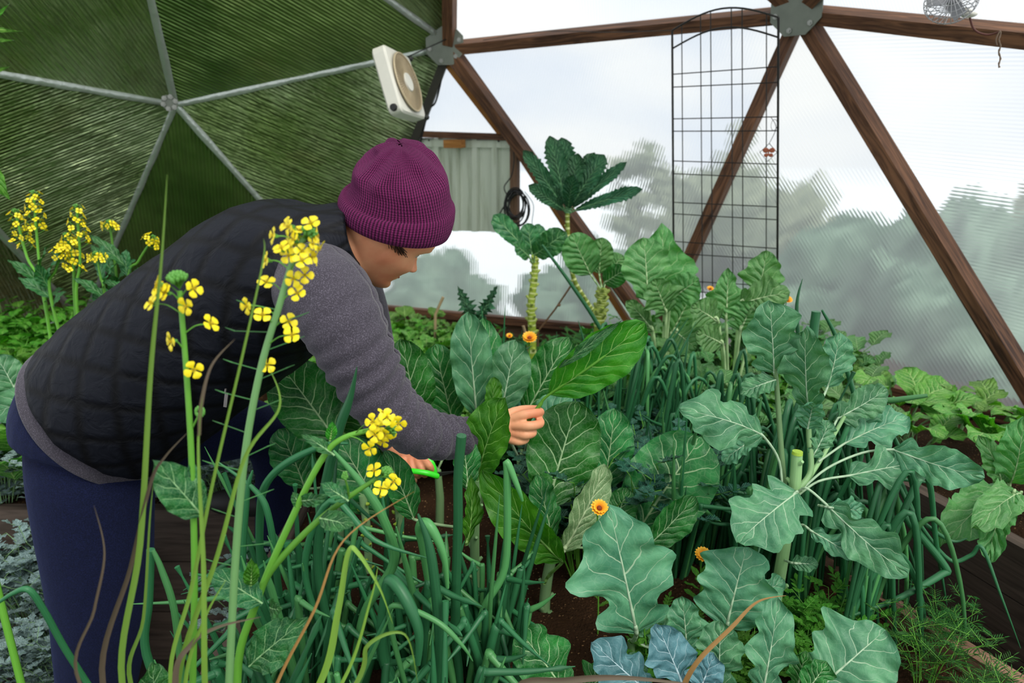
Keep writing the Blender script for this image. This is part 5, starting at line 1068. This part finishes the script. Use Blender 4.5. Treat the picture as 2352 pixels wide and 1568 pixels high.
pr2 = [bushy('mustard_greens', s, .16, .10, 9, 1, .17, .10, 'lime2', 'collard', .08, nv=10, nu=3, wave=.05, sr=.004, up=.8, smat='paless', start=.6, **A) for s in (11, 12)]
scatter(pr2, region(-40, 130, 1.82, 2.25, 16, 7, .48, .1), 8)
A = dict(label='ruffled leafy green in the back bed', group='leafy greens behind the face', cat='leafy greens')
pr3 = [bushy('leafy_greens', s, .17, .12, 9, 3, .10, .07, 'lime2', 'round', .2, nv=8, nu=3, wave=.09, **A) for s in (21, 22)]+[bushy('leafy_greens', 23, .2, .12, 9, 6, .06, .04, 'lime', 'oval', .3, wave=.06, **A)]
scatter(pr3, region(640, 1080, 1.95, 3.4, 62, 9, .48, .10), 10)
A = dict(label='fine ferny plant in the low carpet', group='ferny ground plants at the back', cat='ferny plant')
pr4 = [bushy('ferny_plant', s, .13, .12, 14, 6, .05, .012, 'fern', 'lance', .3, nv=4, nu=1, leaflets=4, **A) for s in (31, 32)]
scatter(pr4, region(1020, 1480, 2.0, 3.35, 60, 11, .48, .09), 12)
A = dict(label='dark glossy parsley plant', group='dark parsley plants in the middle', cat='parsley')
pr5 = [bushy('parsley_plant', s, .26, .14, 12, 5, .07, .030, 'dark', 'star', .3, nv=8, nu=2, leaflets=3, **A) for s in (41, 42)]
scatter(pr5, region(1250, 1600, 1.42, 1.95, 30, 13, .48, .09), 14)
A = dict(label='leafy green plant', group='leafy plants in the middle distance', cat='leafy greens')
pr6 = [bushy('leafy_greens', s, .30, .16, 8, 4, .11, .06, 'chardy', 'broc', .1, nv=9, nu=3, wave=.05, **A) for s in (51, 52)]+[bushy('leafy_greens', 53, .26, .13, 9, 7, .06, .04, 'lime', 'star', .2, nv=6, **A)]
scatter(pr6, region(1400, 1980, 2.0, 2.95, 54, 15, .48, .11), 16)
# silver foliage at the left
A = dict(label='silvery finely cut foliage plant', group='silver foliage plants', cat='silver foliage')
pr7 = [bushy('silver_foliage', s, .26, .17, 22, 6, .06, .016, 'silver', 'star', .4, nv=6, nu=1, leaflets=3, smat='paless', sr=.0015, **A) for s in (61, 62)]
scatter(pr7, [V((x, y, .08+(.36 if y > 1.76 else .0))) for x, y in ((-1.48, 1.80), (-1.32, 1.82), (-1.16, 1.82), (-1.0, 1.82), (-.85, 1.84), (-.72, 1.84), (-1.6, 1.84))]+[V((x, 1.66, .18)) for x in (-1.5, -1.36, -1.22, -.66)]+[V((x, 1.55, .03)) for x in (-1.42, -1.22, -1.3)]+[V((-.68, 1.6, .05))], 17, sc=(.95, 1.25))
# collard-like dark leaves at the left edge
o = thing('collard_plant', ground(10, 1.85), 'dark blue-green collard at the far left edge beside the hip', 'collard')
for sp in ((40, 905, 1.85, -10, 815, 1.85, 70, 10), (130, 900, 1.83, -20, 950, 1.8, 80, 10), (20, 980, 1.85, 130, 900, 1.85, 90, 30)): pleaf(o, sp, 'stemleaf' if sp[0] == 20 else 'brassica', shape='round', wave=.04, pet=o.location+V((0, 0, .02)))
# background yellow flowering plants
for i_, (gx, Y, lab, stems_) in enumerate((
        (112, 2.3, 'tall pair of yellow flowering stems at the far left of the back bed', [[(105, 700), (90, 600), (77, 448)], [(100, 680), (62, 590), (36, 490)]]),
        (172, 2.25, 'group of yellow flowering stems in the middle of the back-bed flowers', [[(174, 720), (168, 600), (155, 545)], [(176, 700), (184, 600), (176, 480)], [(118, 690), (128, 620), (150, 565)]]),
        (238, 2.2, 'short thick yellow flowering stem right of the middle back-bed group', [[(242, 690), (232, 640), (222, 588)]]),
        (272, 2.35, 'single upright yellow flowering stem with a rounded head in the back bed', [[(272, 680), (262, 590), (252, 515)]]),
        (300, 2.3, 'rightmost yellow flowering stem of the back bed, leaning right above the vest', [[(296, 660), (318, 600), (350, 550)]]))):
    gp = V((P(gx, 800, Y).x, Y, .49)); o = thing('bok_choy_flower', gp, lab, 'flowering stem')
    for n_, st_ in enumerate(stems_):
        q = [(x, y, Y) for x, y in st_]
        stem(o, [gp]+[P(*p) for p in q], .006, .0035, 'stem'); t_ = P(*q[-1]); pv = P(*q[-2]); raceme(o, t_, (t_-pv), 22 if i_ < 2 else 12, .030, (.13 if n_ < 2 else .06) if i_ < 2 else .03, 8, seed=70+i_*3+n_, sc=1.25)
    for k in range(4):
        b = P(*q[0])+V((0, 0, .03*k)); a = k*1.9+i_; e = b+V((cos(a)*.09, sin(a)*.03-.02, .03+.02*k)); mb = MB(); leaf(mb, b-V((0, 0, .02)), e, .045, V((0, -.5, 1)), 'oval', seed=k+i_); mb.build('leaf', M['stemleaf'], o)
# right bed greens
def rbed(s, off): q = r0-rd*s+nrm*min(off, .5); return V((q.x, q.y, .53))
A = dict(label='bright radish-like green', group='greens in the right raised bed', cat='leafy greens')
pr8 = [bushy('radish_greens', s, .13, .10, 9, 1, .17, .085, 'lime2', 'collard', .12, 'paless', nv=12, nu=3, wave=.05, sr=.0035, up=.5, start=.7, bend=.18, **A) for s in (81, 82, 83)]
scatter(pr8, [q_ for q_ in [rbed(s, o_) for s, o_ in ((-.28, .22), (-.02, .28), (.05, .52), (.3, .25), (.32, .55), (.6, .3), (.9, .25), (1.25, .3), (-.3, .5), (.15, .14))] if inside(q_, .22)], 18, sc=(.95, 1.3))
o = thing('radish_greens', V((P(2330, 1120, 1.5).x, 1.5, .53)), 'leafy plant whose two large leaves droop over the right bed\'s plank edge', 'leafy greens')
for sp in ((2310, 1120, 1.5, 2165, 1250, 1.36, 100, 10), (2345, 1135, 1.45, 2230, 1215, 1.3, 80, 10), (2330, 1130, 1.4, 2270, 1290, 1.3, 60, 20), (2300, 1115, 1.5, 2250, 1000, 1.5, 50, 20), (2320, 1110, 1.5, 2352, 960, 1.45, 90, 10)): pleaf(o, sp, 'chardy', shape='collard', jag=.15, jn=8, wave=.05, bend=.15, pet=o.location+V((0, 0, .02)))
# dill at the bottom right
A = dict(label='feathery dill plant', group='dill plants at the bottom right', cat='dill')
pr9 = [bushy('dill_plant', s, .13, .10, 9, 7, .05, .0022, 'fern', 'lance', 0., nv=3, nu=1, leaflets=6, sr=.0012, **A) for s in (91, 92)]
scatter(pr9, [V((q.x, q.y, .49)) for q in [PZ(x, y, .49) for x, y in ((2120, 1580), (2250, 1660), (2160, 1500))]], 19)
A = dict(label='low bright ferny carrot tops', group='carrot tops at the bottom right', cat='carrot')
pr10 = [bushy('carrot_tops', s, .10, .09, 12, 6, .05, .010, 'lime', 'lance', .3, nv=3, nu=1, leaflets=4, sr=.0014, **A) for s in (95,)]
scatter(pr10, [V((q.x, q.y, .46)) for q in [PZ(x, y, .49) for x, y in ((1900, 1480), (1840, 1540), (1790, 1480), (1730, 1560), (1560, 1560), (1640, 1500), (1520, 1480), (1450, 1600))]], 20)
# thistle-like plant
o = thing('artichoke_thistle', V((P(1092, 760, 2.6).x, 2.6, S0)), 'small spiky thistle-like plant with two toothed leaves against the bright pane', 'thistle')
for sp in ((1090, 745, 2.6, 1050, 655, 2.6, 34, 10), (1095, 740, 2.6, 1142, 655, 2.58, 30, 10), (1092, 750, 2.6, 1070, 700, 2.55, 24, 10)): pleaf(o, sp, 'kale', shape='star', jag=.9, jn=9, nv=44, wave=.05, pet=o.location+V((0, 0, .02)))
# leaves reaching in at the left edge
o = thing('overhanging_plant', V((P(-60, 900, .9).x, .9, .0)), 'tall plant at the left edge with narrow leaves reaching in from outside the photo', 'plant')
stem(o, [o.location, P(-110, 900, .9), P(-90, 400, .9), P(-60, 60, .9)], .006, .003, 'stem')
for sp, sh in (((-60, 340, .9, 22, 458, .9, 46, 10), 'lance'), ((-80, 60, .9, 52, 72, .9, 12, 10), 'lance'), ((-80, 90, .9, 34, 92, .9, 12, 10), 'lance'), ((-80, 180, .9, 24, 152, .9, 16, 10), 'lance'), ((-60, 80, .9, 22, 8, .9, 12, 10), 'lance')): pleaf(o, sp, 'lime', shape=sh, pet=P(-85, sp[1], .9))
# ---------------------------------------------------------------- calendulas
m, t = newmat('calendula_petal', 'f6a010', .5); uvv, u, v = t.uv(); t.put(t.b.inputs['Base Color'], t.mix(v, lin('f0780a'), lin('ffc832'))); M['cal'] = m
M['caleye'] = simple('calendula_center', '7a3408', .8); 
def calendula(px, py, Y, s, d, lab, base=None, grp=None):
    p = P(px, py, Y); gp = V((p.x+.01, Y+.02, S0)); o = thing('calendula', gp, lab, 'calendula', grp); d = V(d).normalized(); u_ = d.orthogonal().normalized(); w_ = d.cross(u_); mb = MB()
    for ring_, (n_, L, up_) in enumerate(((16, 1., .55), (13, .8, .9))):
        for k in range(n_):
            a = 2*pi*k/n_+ring_*.2; e = u_*cos(a)+w_*sin(a); leaf(mb, p+e*s*.18, p+e*s*L+d*s*up_*.7, s*.36, d, 'strap', .05, .1, .02, nv=5, nu=1, seed=k)
    mb.build('petals', M['cal'], o); MB().ball(p+d*s*.12, (s*.3, s*.3, s*.3), 10, 7).build('center', M['caleye'], o)
    MB().ball(p-d*s*.12, (s*.3, s*.3, s*.25), 8, 6).tube(spline([p-d*s*.2, p-d*s*.8-V((0, 0, s)), gp.lerp(p, .5), gp-V((0, 0, .02))]), s*.09, 6).build('stem', M['stem'], o)
    mb = MB(); random.seed(int(px))
    for k in range(9):
        f = .25+.6*k/9; b = gp.lerp(p-d*s*.8, f); a = k*2.4; leaf(mb, b, b+V((cos(a)*s*2.2, sin(a)*s*2.2, s*random.uniform(.5, 1.8))), s*.75, V((0, 0, 1)), 'strap', nv=7, nu=2, seed=k)
    mb.build('leaves', M['lime'], o)
calendula(1376, 1168, 1.2, .018, (.1, -.6, .8), 'yellow-orange calendula flower above the largest front broccoli leaf')
calendula(1614, 1276, 1.25, .018, (0, -.5, .9), 'orange calendula flower between the two big front broccoli leaves')
calendula(1484, 1422, 1.1, .017, (.1, -.3, 1), 'orange calendula half hidden behind the largest front broccoli leaf\'s right side')
for x, y, Y, s, lab in ((1116, 764, 2.2, .022, 'orange calendula just right of the tall blue-green collard leaf with a hole'), (1216, 778, 2.35, .028, 'orange calendula at the foot of the thick scaly kale stem'), (1152, 816, 2.1, .018, 'yellow calendula above the fanned collard leaves behind the hand'), (1134, 806, 2.15, .013, 'tiny orange calendula bud left of the yellow one above the fanned collards'),
                       (1631, 664, 2.6, .014, 'small orange calendula in front of the trellis foot'), (1808, 690, 2.1, .016, 'small dark orange calendula at the right of the pale puckered leaves'), (1170, 772, 2.3, .012, 'tiny orange calendula between the two larger ones at the back')):
    calendula(x, y, Y, s, (0, -.5, .8), lab)
